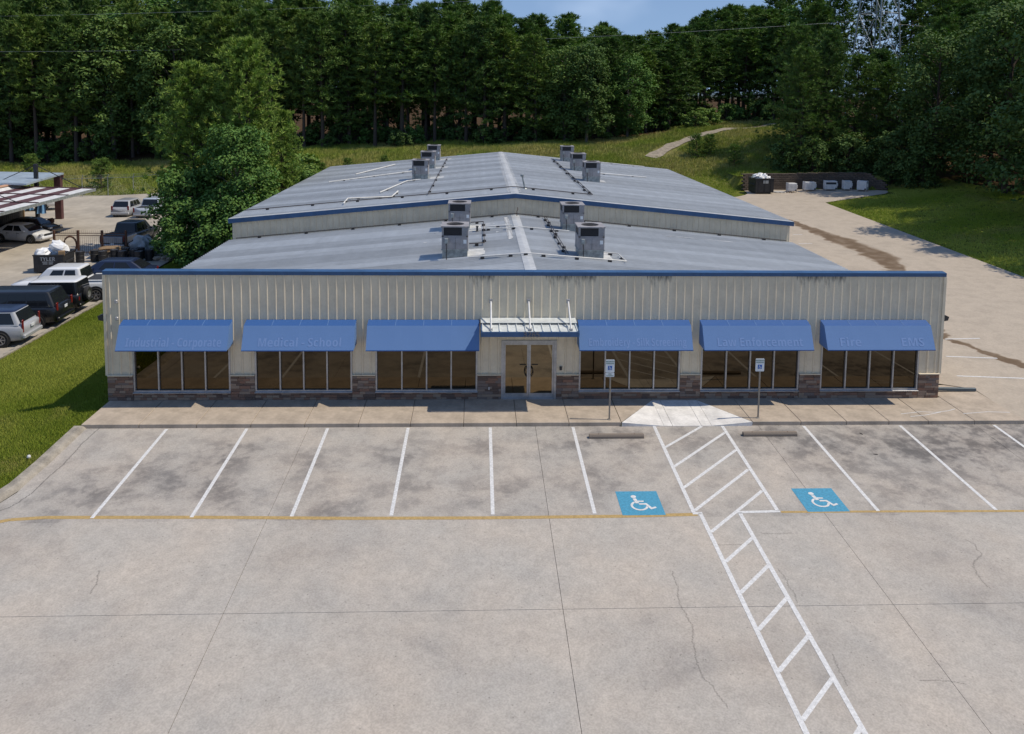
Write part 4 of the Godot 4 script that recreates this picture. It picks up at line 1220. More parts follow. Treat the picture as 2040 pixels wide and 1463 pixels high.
func patch(rf: Node3D, p: Array, pk: float, called := "sealant_patch") -> void:
	# thin uneven coat of roof sealant: an outline (x, z) laid just over the ribs
	var mb := MB.new()
	var c := Vector2.ZERO
	for q: Array in p: c += Vector2(q[0], q[1]) / p.size()
	var ring := []
	for i in p.size():
		var a := Vector2(p[i][0], p[i][1]); var b := Vector2(p[(i + 1) % p.size()][0], p[(i + 1) % p.size()][1])
		var k := maxi(2, int(a.distance_to(b) / 0.12))
		for j in k:
			var e := a.lerp(b, float(j) / k)
			e += Vector2(rng.randf_range(-1, 1), rng.randf_range(-1, 1)) * 0.035
			ring.append(e)
	var y := func(e: Vector2) -> Vector3: return Vector3(e.x, roof_y(e.x, pk) + 0.008, e.y)
	for i in ring.size():
		var a: Vector3 = y.call(ring[i]); var b: Vector3 = y.call(ring[(i + 1) % ring.size()]); var cc: Vector3 = y.call(c)
		if (a - cc).cross(b - cc).y > 0: mb.tri(cc, a, b)
		else: mb.tri(cc, b, a)
	put(called, mb, M.seal, rf)

func roof_gear() -> void:
	var fx := 4.5; var bk := 5.654
	var fr := "air conditioners on the front roof"; var br := "air conditioners on the warehouse roof"
	for q: Array in [[-2.97, -4.9, "grey rooftop air conditioner nearest the lot, left of the ridge", fr], [-2.95, -11.9, "grey rooftop air conditioner half hidden behind the front left one", fr], [2.75, -4.75, "grey rooftop air conditioner nearest the lot, right of the ridge", fr], [2.75, -11.5, "grey rooftop air conditioner behind the front right one, below the gable", fr]]:
		ac_unit(Vector3(q[0], roof_y(q[0], fx) - 0.12, q[1] - 0.5), q[2], q[3])
	for q: Array in [[-6.0, -27.2, "nearest of three air conditioners left of the warehouse ridge"], [-5.95, -34.9, "middle of three air conditioners left of the warehouse ridge"], [-5.9, -42.3, "farthest of three air conditioners left of the warehouse ridge"], [5.72, -26.3, "nearest of three air conditioners right of the warehouse ridge"], [5.7, -33.9, "middle of three air conditioners right of the warehouse ridge"], [5.75, -42.4, "farthest of three air conditioners right of the warehouse ridge"]]:
		ac_unit(Vector3(q[0], roof_y(q[0], bk) - 0.12, q[1] - 0.5), q[2], br)
	roof_pipe("condensate_pipe", "white drain pipe crossing the front roof nearest the parapet", [[-2.4, -4.25], [-0.08, -4.05], [4.19, -4.4], [4.1, -5.9], [3.4, -5.9]], fx, 0.028, M.seal, 1.8, 0.10)
	roof_pipe("condensate_pipe", "white drain pipe crossing the front roof between the rear units", [[-2.47, -11.2], [-0.53, -10.62], [2.5, -10.86]], fx, 0.028, M.seal, 2.4, 0.10)
	roof_pipe("condensate_pipe", "short white pipe left of the front ridge", [[-1.71, -11.65], [-0.32, -11.49]], fx, 0.03, M.seal, 3.0, 0.08)
	roof_pipe("gas_pipe", "pair of dark gas pipes right of the front ridge, running to the gable", [[1.55, -14.8], [1.68, -4.7]], fx, 0.022, M.pipe, 1.9)
	roof_pipe("gas_pipe", "thinner dark pipe beside the gas line right of the front ridge", [[1.66, -14.8], [1.79, -4.7]], fx, 0.016, M.pipe, 5.0)
	roof_pipe("gas_pipe", "dark gas pipe with two side branches left of the front ridge", [[-2.4, -13.2], [-1.73, -13.1], [-1.72, -7.1], [-2.4, -7.2]], fx, 0.022, M.pipe, 1.9)
	roof_pipe("gas_pipe", "dark pipe along the foot of the gable wall", [[-15.0, -15.02], [15.0, -15.02]], fx, 0.022, M.pipe, 2.9, 0.10)
	roof_pipe("gas_pipe", "dark pipe along the front edge of the warehouse roof", [[-15.2, -17.5], [4.56, -17.6]], bk, 0.024, M.pipe, 2.6)
	roof_pipe("gas_pipe", "dark gas pipe left of the warehouse ridge beside the air conditioners", [[-4.88, -17.5], [-4.75, -43.0]], bk, 0.024, M.pipe, 3.2)
	roof_pipe("gas_pipe", "dark gas pipe right of the warehouse ridge beside the air conditioners", [[4.56, -17.6], [4.49, -42.5]], bk, 0.024, M.pipe, 3.0)
	roof_pipe("gas_pipe", "thinner dark pipe next to the gas line right of the warehouse ridge", [[4.42, -17.7], [4.35, -42.5]], bk, 0.018, M.pipe, 6.0)
	roof_pipe("condensate_pipe", "long white pipe running to the nearest left warehouse unit", [[-12.82, -30.5], [-6.7, -33.5]], bk, 0.04, M.seal, 3.0, 0.08)
	roof_pipe("condensate_pipe", "white pipe farther back on the left warehouse slope", [[-11.55, -34.9], [-9.11, -41.1]], bk, 0.04, M.seal, 3.5, 0.08)
	roof_pipe("condensate_pipe", "white pipe below the nearest left warehouse unit", [[-8.01, -20.85], [-6.83, -26.4], [-5.9, -26.5]], bk, 0.04, M.seal, 3.0, 0.08)
	roof_pipe("condensate_pipe", "bent white pipe over the left front edge of the warehouse roof", [[-9.54, -16.77], [-9.65, -19.0], [-6.98, -18.0], [-6.87, -20.5]], bk, 0.045, M.seal, 2.5, 0.10)
	roof_pipe("condensate_pipe", "white pipe running right from the nearest right warehouse unit", [[6.4, -32.8], [10.96, -33.64]], bk, 0.04, M.seal, 3.0, 0.08)
	roof_pipe("condensate_pipe", "white pipe near the rear right edge of the warehouse roof", [[7.0, -44.6], [13.03, -44.9]], bk, 0.04, M.seal, 3.0, 0.08)
	# vent stack
	var v := thing("vent_stack", "leaning galvanised vent stack with cap right of the warehouse ridge", "vent", Vector3(0.68, roof_y(0.68, bk), -17.9))
	var mb := MB.new(); mb.tube([Vector3(0, 0, 0), Vector3(-0.16, 0.72, 0)], [0.05, 0.05], 10); put("stack", mb, M.galv, v)
	mb = MB.new(); mb.lathe(Vector3(-0.17, 0.72, 0), [Vector2(0.06, 0.0), Vector2(0.11, 0.02), Vector2(0.11, 0.12), Vector2(0.001, 0.16)], 14); put("cap", mb, M.galv, v)
	mb = MB.new(); mb.lathe(Vector3(0, 0, 0), [Vector2(0.15, 0.0), Vector2(0.07, 0.10)], 14); put("boot", mb, M.galv, v)
	v = thing("roof_vent", "small dark vent pipe left of the front ridge", "vent", Vector3(-2.05, roof_y(-2.05, fx) - 0.02, -10.9))
	mb = MB.new(); mb.lathe(Vector3.ZERO, [Vector2(0.09, 0.0), Vector2(0.05, 0.06), Vector2(0.05, 0.26), Vector2(0.001, 0.27)], 12); put("stack", mb, M.dark, v)
	mb = MB.new(); mb.cbox(Vector3(0, 0.27, 0), Vector3(0.13, 0.05, 0.13), 0.01); put("cap", mb, M.dark, v)
	v = thing("bent_conduit", "rusty bent conduit sticking up at the front ridge by the gable", "conduit", Vector3(0.08, roof_y(0.08, fx), -14.7))
	mb = MB.new(); mb.tube([Vector3(0, 0, 0), Vector3(0.0, 0.28, 0), Vector3(0.05, 0.38, 0), Vector3(0.02, 0.48, 0)], [0.02, 0.02, 0.02, 0.02], 6); put("rod", mb, M.rust, v)
	# sealant on the roofs
	var rf := get_node("front_building/roof") as Node3D
	for p: Array in [[[-0.62, -14.6], [-0.42, -14.6], [-0.38, -8.2], [-0.60, -8.1]], [[-2.46, -6.5], [-1.75, -6.4], [-1.7, -5.0], [-2.45, -4.9]], [[-2.46, -12.9], [-1.6, -12.8], [-1.7, -11.2], [-2.45, -11.1]], [[3.32, -6.4], [3.75, -6.3], [3.7, -4.9], [3.3, -4.8]], [[7.8, -12.95], [11.4, -13.1], [11.4, -13.22], [7.8, -13.1]]]:
		patch(rf, p, fx)
	for k in 12: patch(rf, [[0.10, -14.5 + k * 0.58], [0.22, -14.52 + k * 0.58], [0.21, -14.2 + k * 0.58], [0.11, -14.22 + k * 0.58]], fx)
	for k in 26:
		var x := rng.randf_range(-4.6, -0.7); var z := rng.randf_range(-14.4, -9.0)
		if absf(x + 2.95) < 0.7 and absf(z + 12.4) < 0.9: continue
		patch(rf, [[x, z], [x + 0.14, z], [x + 0.14, z + 0.10], [x, z + 0.10]], fx)
	rf = get_node("warehouse/roof") as Node3D
	for s: float in [-1.0, 1.0]:
		for z: float in [-27.2, -34.6, -42.6]:
			var x0 := 5.85 * s - (0.0 if s > 0 else -0.5); 
			patch(rf, [[x0, z - 1.0], [x0 + 0.95, z - 1.0], [x0 + 0.95, z + 0.35], [x0, z + 0.35]], bk)
	for k in 52:
		for s: float in [-1.0, 1.0]: patch(rf, [[s * 0.30 - 0.09, -16.2 - k * 0.56], [s * 0.30 + 0.08, -16.2 - k * 0.56], [s * 0.30 + 0.08, -16.44 - k * 0.56], [s * 0.30 - 0.08, -16.44 - k * 0.56]], bk)

# ================================================================ signs and wheel stops
func signs_and_stops() -> void:
	for k in 2:
		var x := 2.55 if k == 0 else 7.78
		var s := thing("accessible_parking_sign", "accessible parking sign with a second plate, left of the ramp" if k == 0 else "accessible parking sign with one plate, right of the ramp", "sign", Vector3(x, 0, 1.97 if k == 0 else 1.88), 0.0, "accessible parking signs by the ramp")
		var mb := MB.new(); mb.cbox(Vector3(0.02, 1.06, 0), Vector3(0.05, 2.12, 0.05), 0.006); put("post", mb, M.post, s)
		mb = MB.new(); mb.lathe(Vector3(0.02, 0, 0), [Vector2(0.08, 0.0), Vector2(0.07, 0.015), Vector2(0.03, 0.02)], 12); put("footing", mb, M.curb, s)
		mb = MB.new(); rounded_plate(mb, Vector3(0, 1.91, 0.032), 0.305, 0.457, 0.03, 0.006); put("plate", mb, M.sign_white, s)
		mb = MB.new(); mb.cbox(Vector3(0, 1.845, 0.037), Vector3(0.145, 0.145, 0.003), 0.001); put("blue_square", mb, M.sign_blue, s)
		mb = MB.new(); wheelchair(mb, 0.13, Transform3D(Basis.IDENTITY, Vector3(0.005, 1.845, 0.039)), 0.002); put("wheelchair_mark", mb, M.sign_white, s)
		put("lettering", text("RESERVED", 0.045, 0.003), M.sign_green, s, Vector3(0, 2.07, 0.036))
		put("lettering", text("PARKING", 0.045, 0.003), M.sign_green, s, Vector3(0, 2.00, 0.036))
		if k == 0:
			mb = MB.new(); rounded_plate(mb, Vector3(0, 1.60, 0.032), 0.305, 0.14, 0.02, 0.006); put("lower_plate", mb, M.sign_white, s)
			put("lettering", text("VAN", 0.04, 0.003), M.sign_green, s, Vector3(0, 1.63, 0.036))
			put("lettering", text("ACCESSIBLE", 0.032, 0.003), M.sign_green, s, Vector3(0, 1.575, 0.036))
	for k in 2:
		var q := [2.64, 3.06] if k == 0 else [7.84, 2.96]
		var w := thing("wheel_stop", "concrete wheel stop left of the hatched aisle" if k == 0 else "concrete wheel stop right of the hatched aisle", "wheel stop", Vector3(q[0], lot_y(q[1]), q[1]), 0.0, "wheel stops of the accessible stalls")
		w.rotation.z = 0.0
		var mb := MB.new()
		mb.prism(PackedVector2Array([Vector2(-0.09, 0.0), Vector2(0.09, 0.0), Vector2(0.085, 0.07), Vector2(0.05, 0.125), Vector2(-0.05, 0.125), Vector2(-0.085, 0.07)]), -0.91, 0.91, Transform3D(Basis(Vector3(0, 0, 1), Vector3(0, 1, 0), Vector3(-1, 0, 0)), Vector3.ZERO))
		put("concrete_bar", mb, M.stop, w)
		for s: float in [-0.6, 0.6]:
			mb = MB.new(); mb.lathe(Vector3(s, 0.12, 0), [Vector2(0.016, 0.0), Vector2(0.016, 0.012), Vector2(0.001, 0.014)], 8); put("anchor_pin", mb, M.rust, w)
	var ball := MB.new(); ball.lathe(Vector3(-15.9, H(-15.9, 4.1) + 0.0, 4.1), [Vector2(0.001, -0.02), Vector2(0.05, 0.0), Vector2(0.06, 0.05), Vector2(0.04, 0.09), Vector2(0.001, 0.105)], 12)
	tag(put("white_cap", ball, M.white), "small white plastic cap lying on the lawn", "cap")
func rounded_plate(mb: MB, c: Vector3, w: float, h: float, r: float, t: float) -> void:
	var poly := PackedVector2Array()
	for q: Array in [[1, 1, 0], [-1, 1, 90], [-1, -1, 180], [1, -1, 270]]:
		for k in 4:
			var a := deg_to_rad(q[2] + k * 30.0)
			poly.append(Vector2(q[0] * (w * 0.5 - r), q[1] * (h * 0.5 - r)) + Vector2.from_angle(a) * r)
	mb.prism(poly, -t * 0.5, t * 0.5, Transform3D(Basis.IDENTITY, c))

# ================================================================ right rear yard
func blob(mb: MB, c: Vector3, r: Vector3, sd: int, rough := 0.25) -> void:
	var f := FastNoiseLite.new(); f.seed = sd; f.frequency = 0.9; f.fractal_octaves = 3
	var nu := 14; var nv := 9
	var P := func(i: int, j: int) -> Vector3:
		var a := TAU * (i % nu) / nu; var b := PI * j / nv - PI * 0.5
		var d := Vector3(cos(a) * cos(b), sin(b), sin(a) * cos(b))
		return c + d * r * (1.0 + rough * f.get_noise_3dv(d * 1.6 + c))
	for j in nv:
		for i in nu: mb.ori(P.call(i, j), P.call(i + 1, j), P.call(i + 1, j + 1), P.call(i, j + 1), c)
func dumpster(at: Vector3, turn: float, label: String, L: float, D: float, Ht: float) -> Node3D:
	var d := thing("dumpster", label, "dumpster", at, turn, "dark open-top dumpsters")
	var mb := MB.new()
	var o := 0.12
	for s: float in [-1.0, 1.0]:
		mb.hexa([Vector3(-L * 0.5, 0.12, s * D * 0.5 + 0.02), Vector3(L * 0.5, 0.12, s * D * 0.5 + 0.02), Vector3(L * 0.5, 0.12, s * D * 0.5 - 0.02), Vector3(-L * 0.5, 0.12, s * D * 0.5 - 0.02), Vector3(-L * 0.5, Ht, s * (D * 0.5 + o * 0.4) + 0.02), Vector3(L * 0.5, Ht, s * (D * 0.5 + o * 0.4) + 0.02), Vector3(L * 0.5, Ht, s * (D * 0.5 + o * 0.4) - 0.02), Vector3(-L * 0.5, Ht, s * (D * 0.5 + o * 0.4) - 0.02)])
		mb.box(Vector3(s * L * 0.5, Ht * 0.5 + 0.06, 0), Vector3(0.04, Ht - 0.12, D))
	mb.box(Vector3(0, 0.14, 0), Vector3(L, 0.04, D))
	put("box", mb, M.dumpster, d)
	mb = MB.new()
	for s: float in [-1.0, 1.0]:
		mb.cbox(Vector3(0, Ht, s * (D * 0.5 + o * 0.4)), Vector3(L + 0.08, 0.08, 0.09), 0.012)
		mb.cbox(Vector3(s * (L * 0.5), Ht - 0.002, 0), Vector3(0.09, 0.078, D), 0.012)
	put("top_rail", mb, M.dumpster, d)
	for s: float in [-1.0, 1.0]:
		mb = MB.new(); mb.cbox(Vector3(s * (L * 0.5 + 0.07), Ht * 0.58, 0.0), Vector3(0.12, 0.16, D * 0.72), 0.015); put("fork_sleeve", mb, M.dumpster, d)
		mb = MB.new(); mb.cbox(Vector3(s * L * 0.33, 0.06, 0), Vector3(0.14, 0.12, D * 0.96), 0.01); put("skid", mb, M.dumpster, d)
	for k in 3:
		mb = MB.new(); mb.box(Vector3(-L * 0.34 + L * 0.34 * k, Ht * 0.5, D * 0.5 + 0.035), Vector3(0.06, Ht - 0.3, 0.05), Basis(Vector3.RIGHT, 0.02)); put("stiffener", mb, M.dumpster, d)
	return d
func right_yard() -> void:
	# curved retaining wall of stacked blocks
	var w := thing("retaining_wall", "low curved retaining wall of brown stacked blocks behind the right apron", "wall")
	var pts := []
	for i in WALL_X.size() - 1:
		for k in 7: pts.append(Vector2(lerpf(WALL_X[i], WALL_X[i + 1], k / 7.0), lerpf(WALL_Z[i], WALL_Z[i + 1], k / 7.0)))
	pts.append(Vector2(39.6, -52.3))
	# walk along the wall and lay blocks of even length
	var total := 0.0
	var acc := [0.0]
	for i in pts.size() - 1:
		total += pts[i].distance_to(pts[i + 1]); acc.append(total)
	var at := func(s: float) -> Vector2:
		for i in pts.size() - 1:
			if s <= acc[i + 1]: return pts[i].lerp(pts[i + 1], (s - acc[i]) / (acc[i + 1] - acc[i]))
		return pts[-1]
	var bl := 0.46; var bh := 0.2
	var unit := MB.new()
	unit.cbox(Vector3.ZERO, Vector3(bl - 0.012, bh - 0.008, 0.30), 0.02)
	var um := unit.mesh()
	var count := 0
	for c in 8:
		var s := bl * 0.5 * (c % 2)
		while s + bl < total:
			# the right-hand end steps down
			if c <= 7 - int(maxf(0.0, (s - (total - 2.4)) / 0.34)):
				var a: Vector2 = at.call(s); var b: Vector2 = at.call(s + bl)
				var mid := (a + b) * 0.5
				if count < 300:
					var o := put("block", um, M.block if rng.randf() < 0.6 else M.block2, w)
					o.transform = Transform3D(Basis(Vector3.UP, -(b - a).angle()), Vector3(mid.x, H(mid.x, mid.y + 0.6) + 0.05 + bh * (c + 0.5), mid.y - 0.03 * c - rng.randf() * 0.012))
					count += 1
			s += bl
	for i in range(0, pts.size() - 8, 2):
		var a: Vector2 = pts[i]; var b: Vector2 = pts[mini(i + 2, pts.size() - 1)]
		var mb := MB.new(); mb.cbox(Vector3.ZERO, Vector3(a.distance_to(b) - 0.01, 0.08, 0.38), 0.015)
		var o := put("cap_stone", mb, M.block2, w)
		var m := (a + b) * 0.5
		o.transform = Transform3D(Basis(Vector3.UP, -(b - a).angle()), Vector3(m.x, H(m.x, m.y + 0.6) + 0.05 + bh * 8 + 0.045, m.y - 0.26))
	# dumpster full of white bags
	var dx := 27.0; var dz := -53.9
	var gy := H(dx, dz) + 0.03
	var d := dumpster(Vector3(dx, gy, dz), 0.12, "dark dumpster heaped with white bags beside the retaining wall", 1.95, 1.6, 1.55)
	var mb := MB.new(); mb.box(Vector3(0.1, 1.22, 0.86), Vector3(0.55, 0.32, 0.01), Basis(Vector3.RIGHT, 0.03)); put("painted_panel", mb, M.sheet, d)
	for k in 9:
		var b := MB.new()
		blob(b, Vector3.ZERO, Vector3(rng.randf_range(0.30, 0.42), rng.randf_range(0.22, 0.32), rng.randf_range(0.28, 0.38)), 100 + k, 0.5)
		var o := put("garbage_bag", b, M.bag)
		o.position = Vector3(dx - 0.62 + 0.31 * (k % 5), gy + 1.52 + (0.22 if k > 4 else 0.0), dz + rng.randf_range(-0.4, 0.35))
		tag(o, "white garbage bag heaped in the dumpster by the retaining wall", "bag", "white bags in the dumpster by the retaining wall")
	# row of white cabinets
	var spots := [[30.6, -55.0, 0.9, 0.95, 0.0, "leftmost white equipment cabinet in front of the retaining wall"], [32.6, -55.3, 1.15, 0.95, 0.0, "wide white cabinet, second from the left before the retaining wall"], [34.65, -54.9, 1.2, 1.0, -0.05, "white cabinet with a dark louvred window before the retaining wall"], [36.1, -54.2, 0.8, 1.0, -0.1, "narrow white cabinet, second from the right before the retaining wall"], [37.2, -53.0, 0.95, 1.05, -0.7, "rightmost white cabinet, turned and stained, before the retaining wall"]]
	for i in spots.size():
		var q: Array = spots[i]
		var y := H(q[0], q[1]) + 0.03
		var c := thing("equipment_cabinet", q[5], "cabinet", Vector3(q[0], y, q[1]), q[4], "white cabinets before the retaining wall")
		var hgt: float = q[3]
		mb = MB.new(); mb.cbox(Vector3(0, 0.14 + (hgt - 0.14) * 0.5, 0), Vector3(q[2], hgt - 0.14, 0.75), 0.02); put("body", mb, M.white, c)
		for sx: float in [-1.0, 1.0]:
			for sz: float in [-1.0, 1.0]:
				mb = MB.new(); mb.cbox(Vector3(sx * (q[2] * 0.5 - 0.05), 0.075, sz * 0.31), Vector3(0.07, 0.15, 0.07), 0.008); put("leg", mb, M.alu, c)
		for k in 3:
			mb = MB.new(); mb.cbox(Vector3(-0.04, 0.30 + k * (hgt - 0.3) / 3.0, 0.38), Vector3(q[2] - 0.14, (hgt - 0.36) / 3.0, 0.012), 0.004); put("panel", mb, M.white if not (i == 2 and k == 2) else M.dark, c)
		mb = MB.new(); mb.cbox(Vector3(q[2] * 0.5 + 0.05, hgt * 0.62, 0.1), Vector3(0.10, 0.32, 0.35), 0.015); put("control_box", mb, M.white, c)
		mb = MB.new(); mb.cbox(Vector3(q[2] * 0.5 - 0.12, 0.24, 0.39), Vector3(0.16, 0.16, 0.02), 0.006); put("vent_opening", mb, M.dark, c)
		mb = MB.new(); mb.cbox(Vector3(-q[2] * 0.5 + 0.03, hgt + 0.01, 0), Vector3(0.05, 0.05, 0.72), 0.008); put("top_edge", mb, M.white, c)
	for k in 2:
		var x := 29.1 + k * 1.1; var z := -54.5
		var p := thing("pallet", "flattened pallet of weathered boards beside the dumpster" if k == 0 else "loose grey boards right of the flattened pallet", "pallet", Vector3(x, H(x, z) + 0.03, z), 0.1 - k * 0.25)
		for e in (5 if k == 0 else 2):
			mb = MB.new(); mb.cbox(Vector3(0, 0.07 + 0.02 * k, -0.4 + 0.2 * e), Vector3(1.1 if k == 0 else 0.7, 0.025, 0.11), 0.004); put("board", mb, M.plate if e % 2 == 0 else M.curb, p)
		for s: float in [-0.4, 0.0, 0.4]:
			mb = MB.new(); mb.box(Vector3(s * (1.0 if k == 0 else 0.6), 0.03, 0), Vector3(0.06, 0.055, 0.9 if k == 0 else 0.5)); put("runner", mb, M.wood, p)

# ================================================================ vehicles
func smooth(mb: MB) -> ArrayMesh:
	var st := SurfaceTool.new()
	st.begin(Mesh.PRIMITIVE_TRIANGLES)
	st.set_smooth_group(0)
	for p: Vector3 in mb.v: st.add_vertex(p)
	st.generate_normals()
	return st.commit()
func face_patch(mb: MB, a: Vector3, b: Vector3, c: Vector3, d: Vector3, u0: float, u1: float, v0: float, v1: float, lift: float) -> void:
	# part of the quad a-b-c-d (a,b below; d,c above), raised a little
	var n := (b - a).cross(d - a).normalized() * lift
	var f := func(u: float, w: float) -> Vector3: return a.lerp(b, u).lerp(d.lerp(c, u), w) + n
	var q := [f.call(u0, v0), f.call(u1, v0), f.call(u1, v1), f.call(u0, v1)]
	mb.quad(q[0], q[1], q[2], q[3])
	for i in 4: mb.quad(q[i] - n * 1.5, q[(i + 1) % 4] - n * 1.5, q[(i + 1) % 4], q[i])
func wheel(parent: Node3D, at: Vector3, r: float, side: float) -> void:
	var w := part("wheel", parent, at)
	var bs := Basis(Vector3.RIGHT, PI / 2 * side)
	var mb := MB.new()
	mb.lathe(Vector3.ZERO, [Vector2(r * 0.62, -0.11), Vector2(r * 0.93, -0.11), Vector2(r, -0.08), Vector2(r, 0.08), Vector2(r * 0.93, 0.11), Vector2(r * 0.64, 0.10), Vector2(r * 0.62, 0.05)], 22, bs)
	put("tyre", mb, M.tyre, w)
	mb = MB.new()
	mb.lathe(Vector3.ZERO, [Vector2(r * 0.64, 0.095), Vector2(r * 0.56, 0.09), Vector2(r * 0.54, 0.04)], 22, bs)
	mb.lathe(Vector3.ZERO, [Vector2(r * 0.16, 0.05), Vector2(r * 0.15, 0.085), Vector2(0.001, 0.09)], 12, bs)
	for k in 6:
		var a := TAU * k / 6
		mb.box(bs * Vector3(cos(a) * r * 0.35, 0.065, sin(a) * r * 0.35), Vector3(r * 0.46, 0.03, r * 0.12), bs * Basis(Vector3.UP, -a))
	put("rim", mb, M.rim, w)
	mb = MB.new(); mb.lathe(Vector3.ZERO, [Vector2(r * 0.6, 0.03), Vector2(0.001, 0.035)], 16, bs); put("brake_disc", mb, M.dark, w)

# front of the car points to -x; spec: L, W, belt, roof, cowl/rf/rr/base (x of the greenhouse corners), stations [x, top, width share, bottom]
func car(called: String, label: String, cat: String, at: Vector3, turn: float, sp: Dictionary) -> Node3D:
	var c := thing(called, label, cat, at, turn, sp.get("group", ""))
	var W: float = sp.W * 0.5
	var paint: Material = sp.paint
	var mb := MB.new(); mb.flat = true
	var rings := []
	for s: Array in sp.st:
		var w: float = W * s[2]; var b: float = s[3]; var t: float = s[1]
		var half := [Vector2(0, b), Vector2(0.84 * w, b), Vector2(0.96 * w, b + 0.10), Vector2(w, b + 0.45 * (t - b)), Vector2(0.985 * w, t - 0.10 - 0.1 * (t - b)), Vector2(0.91 * w, t - 0.015), Vector2(0.6 * w, t + 0.012), Vector2(0, t + 0.02)]
		var ring := []
		for q: Vector2 in half: ring.append(Vector3(s[0], q.y, q.x))
		for i in range(half.size() - 2, 0, -1): ring.append(Vector3(s[0], half[i].y, -half[i].x))
		rings.append(ring)
	var m: int = rings[0].size()
	for i in rings.size() - 1:
		for k in m: mb.quad(rings[i][k], rings[i + 1][k], rings[i + 1][(k + 1) % m], rings[i][(k + 1) % m])
	for e: int in [0, rings.size() - 1]:
		var ctr := Vector3(sp.st[e][0], (sp.st[e][1] + sp.st[e][3]) * 0.5, 0)
		for k in m:
			if e == 0: mb.tri(ctr, rings[e][k], rings[e][(k + 1) % m])
			else: mb.tri(ctr, rings[e][(k + 1) % m], rings[e][k])
	put("body", smooth(mb), paint, c)
	# greenhouse
	var g: Array = sp.gh    # cowl x, roof front x, roof rear x, base rear x, belt y, roof y, half width below, half width above
	var lo := [Vector3(g[0], g[4], g[6]), Vector3(g[3], g[4], g[6]), Vector3(g[3], g[4], -g[6]), Vector3(g[0], g[4], -g[6])]
	var hi := [Vector3(g[1], g[5], g[7]), Vector3(g[2], g[5], g[7]), Vector3(g[2], g[5], -g[7]), Vector3(g[1], g[5], -g[7])]
	var rr := func(t: float, up: float, inset: float) -> Array:
		# rounded outline of the cabin at a share of its height
		var x0: float = lerpf(g[0], g[1], t) + inset; var x1: float = lerpf(g[3], g[2], t) - inset
		var hw: float = lerpf(g[6], g[7], t) - inset
		var rad := minf(0.16, hw * 0.4)
		var out := []
		for q: Array in [[x1 - rad, -hw + rad, 270], [x1 - rad, hw - rad, 0], [x0 + rad, hw - rad, 90], [x0 + rad, -hw + rad, 180]]:
			for k in 5:
				var a := deg_to_rad(q[2] + k * 22.5)
				out.append(Vector3(q[0] + cos(a) * rad, lerpf(g[4], g[5], t) + up, q[1] + sin(a) * rad))
		return out
	var shell := func(levels: Array, close: bool) -> ArrayMesh:
		var sh := MB.new(); sh.flat = true
		for li in levels.size() - 1:
			var a: Array = levels[li]; var b2: Array = levels[li + 1]
			for k in a.size():
				var e := (k + 1) % a.size()
				sh.quad(a[e], a[k], b2[k], b2[e])
		if close:
			var top: Array = levels[-1]
			var ctr := Vector3.ZERO
			for q: Vector3 in top: ctr += q / top.size()
			ctr.y += 0.008
			for k in top.size(): sh.tri(ctr, top[(k + 1) % top.size()], top[k])
		return smooth(sh)
	put("cabin", shell.call([rr.call(0.0, -0.02, 0.0), rr.call(0.5, 0.0, 0.0), rr.call(0.955, 0.0, 0.0)], false), paint, c)
	put("roof", shell.call([rr.call(0.95, 0.0, 0.002), rr.call(1.0, -0.002, 0.015), rr.call(1.0, 0.022, 0.06), rr.call(1.0, 0.038, 0.18), rr.call(1.0, 0.046, 0.40)], true), sp.get("roof", paint), c)
	var glass: Material = M.car_glass
	mb = MB.new(); face_patch(mb, lo[3], lo[0], hi[0], hi[3], 0.05, 0.95, 0.10, 0.93, 0.006); put("windshield", mb, glass, c)
	mb = MB.new(); face_patch(mb, lo[1], lo[2], hi[2], hi[1], 0.07, 0.93, 0.14, 0.90, 0.006); put("rear_window", mb, glass, c)
	for u: Array in sp.win:
		mb = MB.new(); face_patch(mb, lo[0], lo[1], hi[1], hi[0], u[0], u[1], 0.10, 0.88, 0.006); put("side_window", mb, glass, c)
		mb = MB.new(); face_patch(mb, lo[2], lo[3], hi[3], hi[2], 1.0 - u[1], 1.0 - u[0], 0.10, 0.88, 0.006); put("side_window", mb, glass, c)
	# wheels with dark arches
	var r: float = sp.r
	for x: float in sp.ax:
		for s: float in [-1.0, 1.0]:
			mb = MB.new(); mb.lathe(Vector3(x, r + 0.03, s * (W - 0.035)), [Vector2(r + 0.075, 0.0), Vector2(r + 0.07, 0.042), Vector2(0.001, 0.042)], 24, Basis(Vector3.RIGHT, PI / 2 * s)); put("wheel_arch", mb, M.black, c)
			wheel(c, Vector3(x, r, s * (W - 0.07)), r, s)
	# lamps, bumpers, plate, mirrors, handles
	var xf: float = sp.st[0][0]; var xr: float = sp.st[-1][0]
	for s: float in [-1.0, 1.0]:
		var tl: Array = sp.tail    # y, height, inset, width
		mb = MB.new(); mb.cbox(Vector3(xr - 0.03, tl[0], s * (W * sp.st[-1][2] - tl[2])), Vector3(0.07, tl[1], tl[3]), 0.015); put("tail_lamp", mb, M.red_lamp, c)
		mb = MB.new(); mb.cbox(Vector3(xf + 0.10, sp.head, s * (W * 0.72)), Vector3(0.22, 0.14, 0.34), 0.03); put("headlamp", mb, M.head_lamp, c)
		mb = MB.new(); mb.cbox(Vector3(g[0] + 0.45, g[4] + 0.08, s * (g[6] + 0.11)), Vector3(0.12, 0.15, 0.22), 0.03); put("mirror", mb, paint, c)
		for hx: float in sp.get("doors", []):
			mb = MB.new(); mb.cbox(Vector3(hx, g[4] - 0.12, s * (W - 0.005)), Vector3(0.17, 0.03, 0.03), 0.006); put("door_handle", mb, M.dark, c)
			mb = MB.new(); mb.box(Vector3(hx + 0.13, (g[4] + 0.40) * 0.5, s * (W - 0.012)), Vector3(0.012, g[4] - 0.52, 0.02)); put("door_seam", mb, M.black, c)
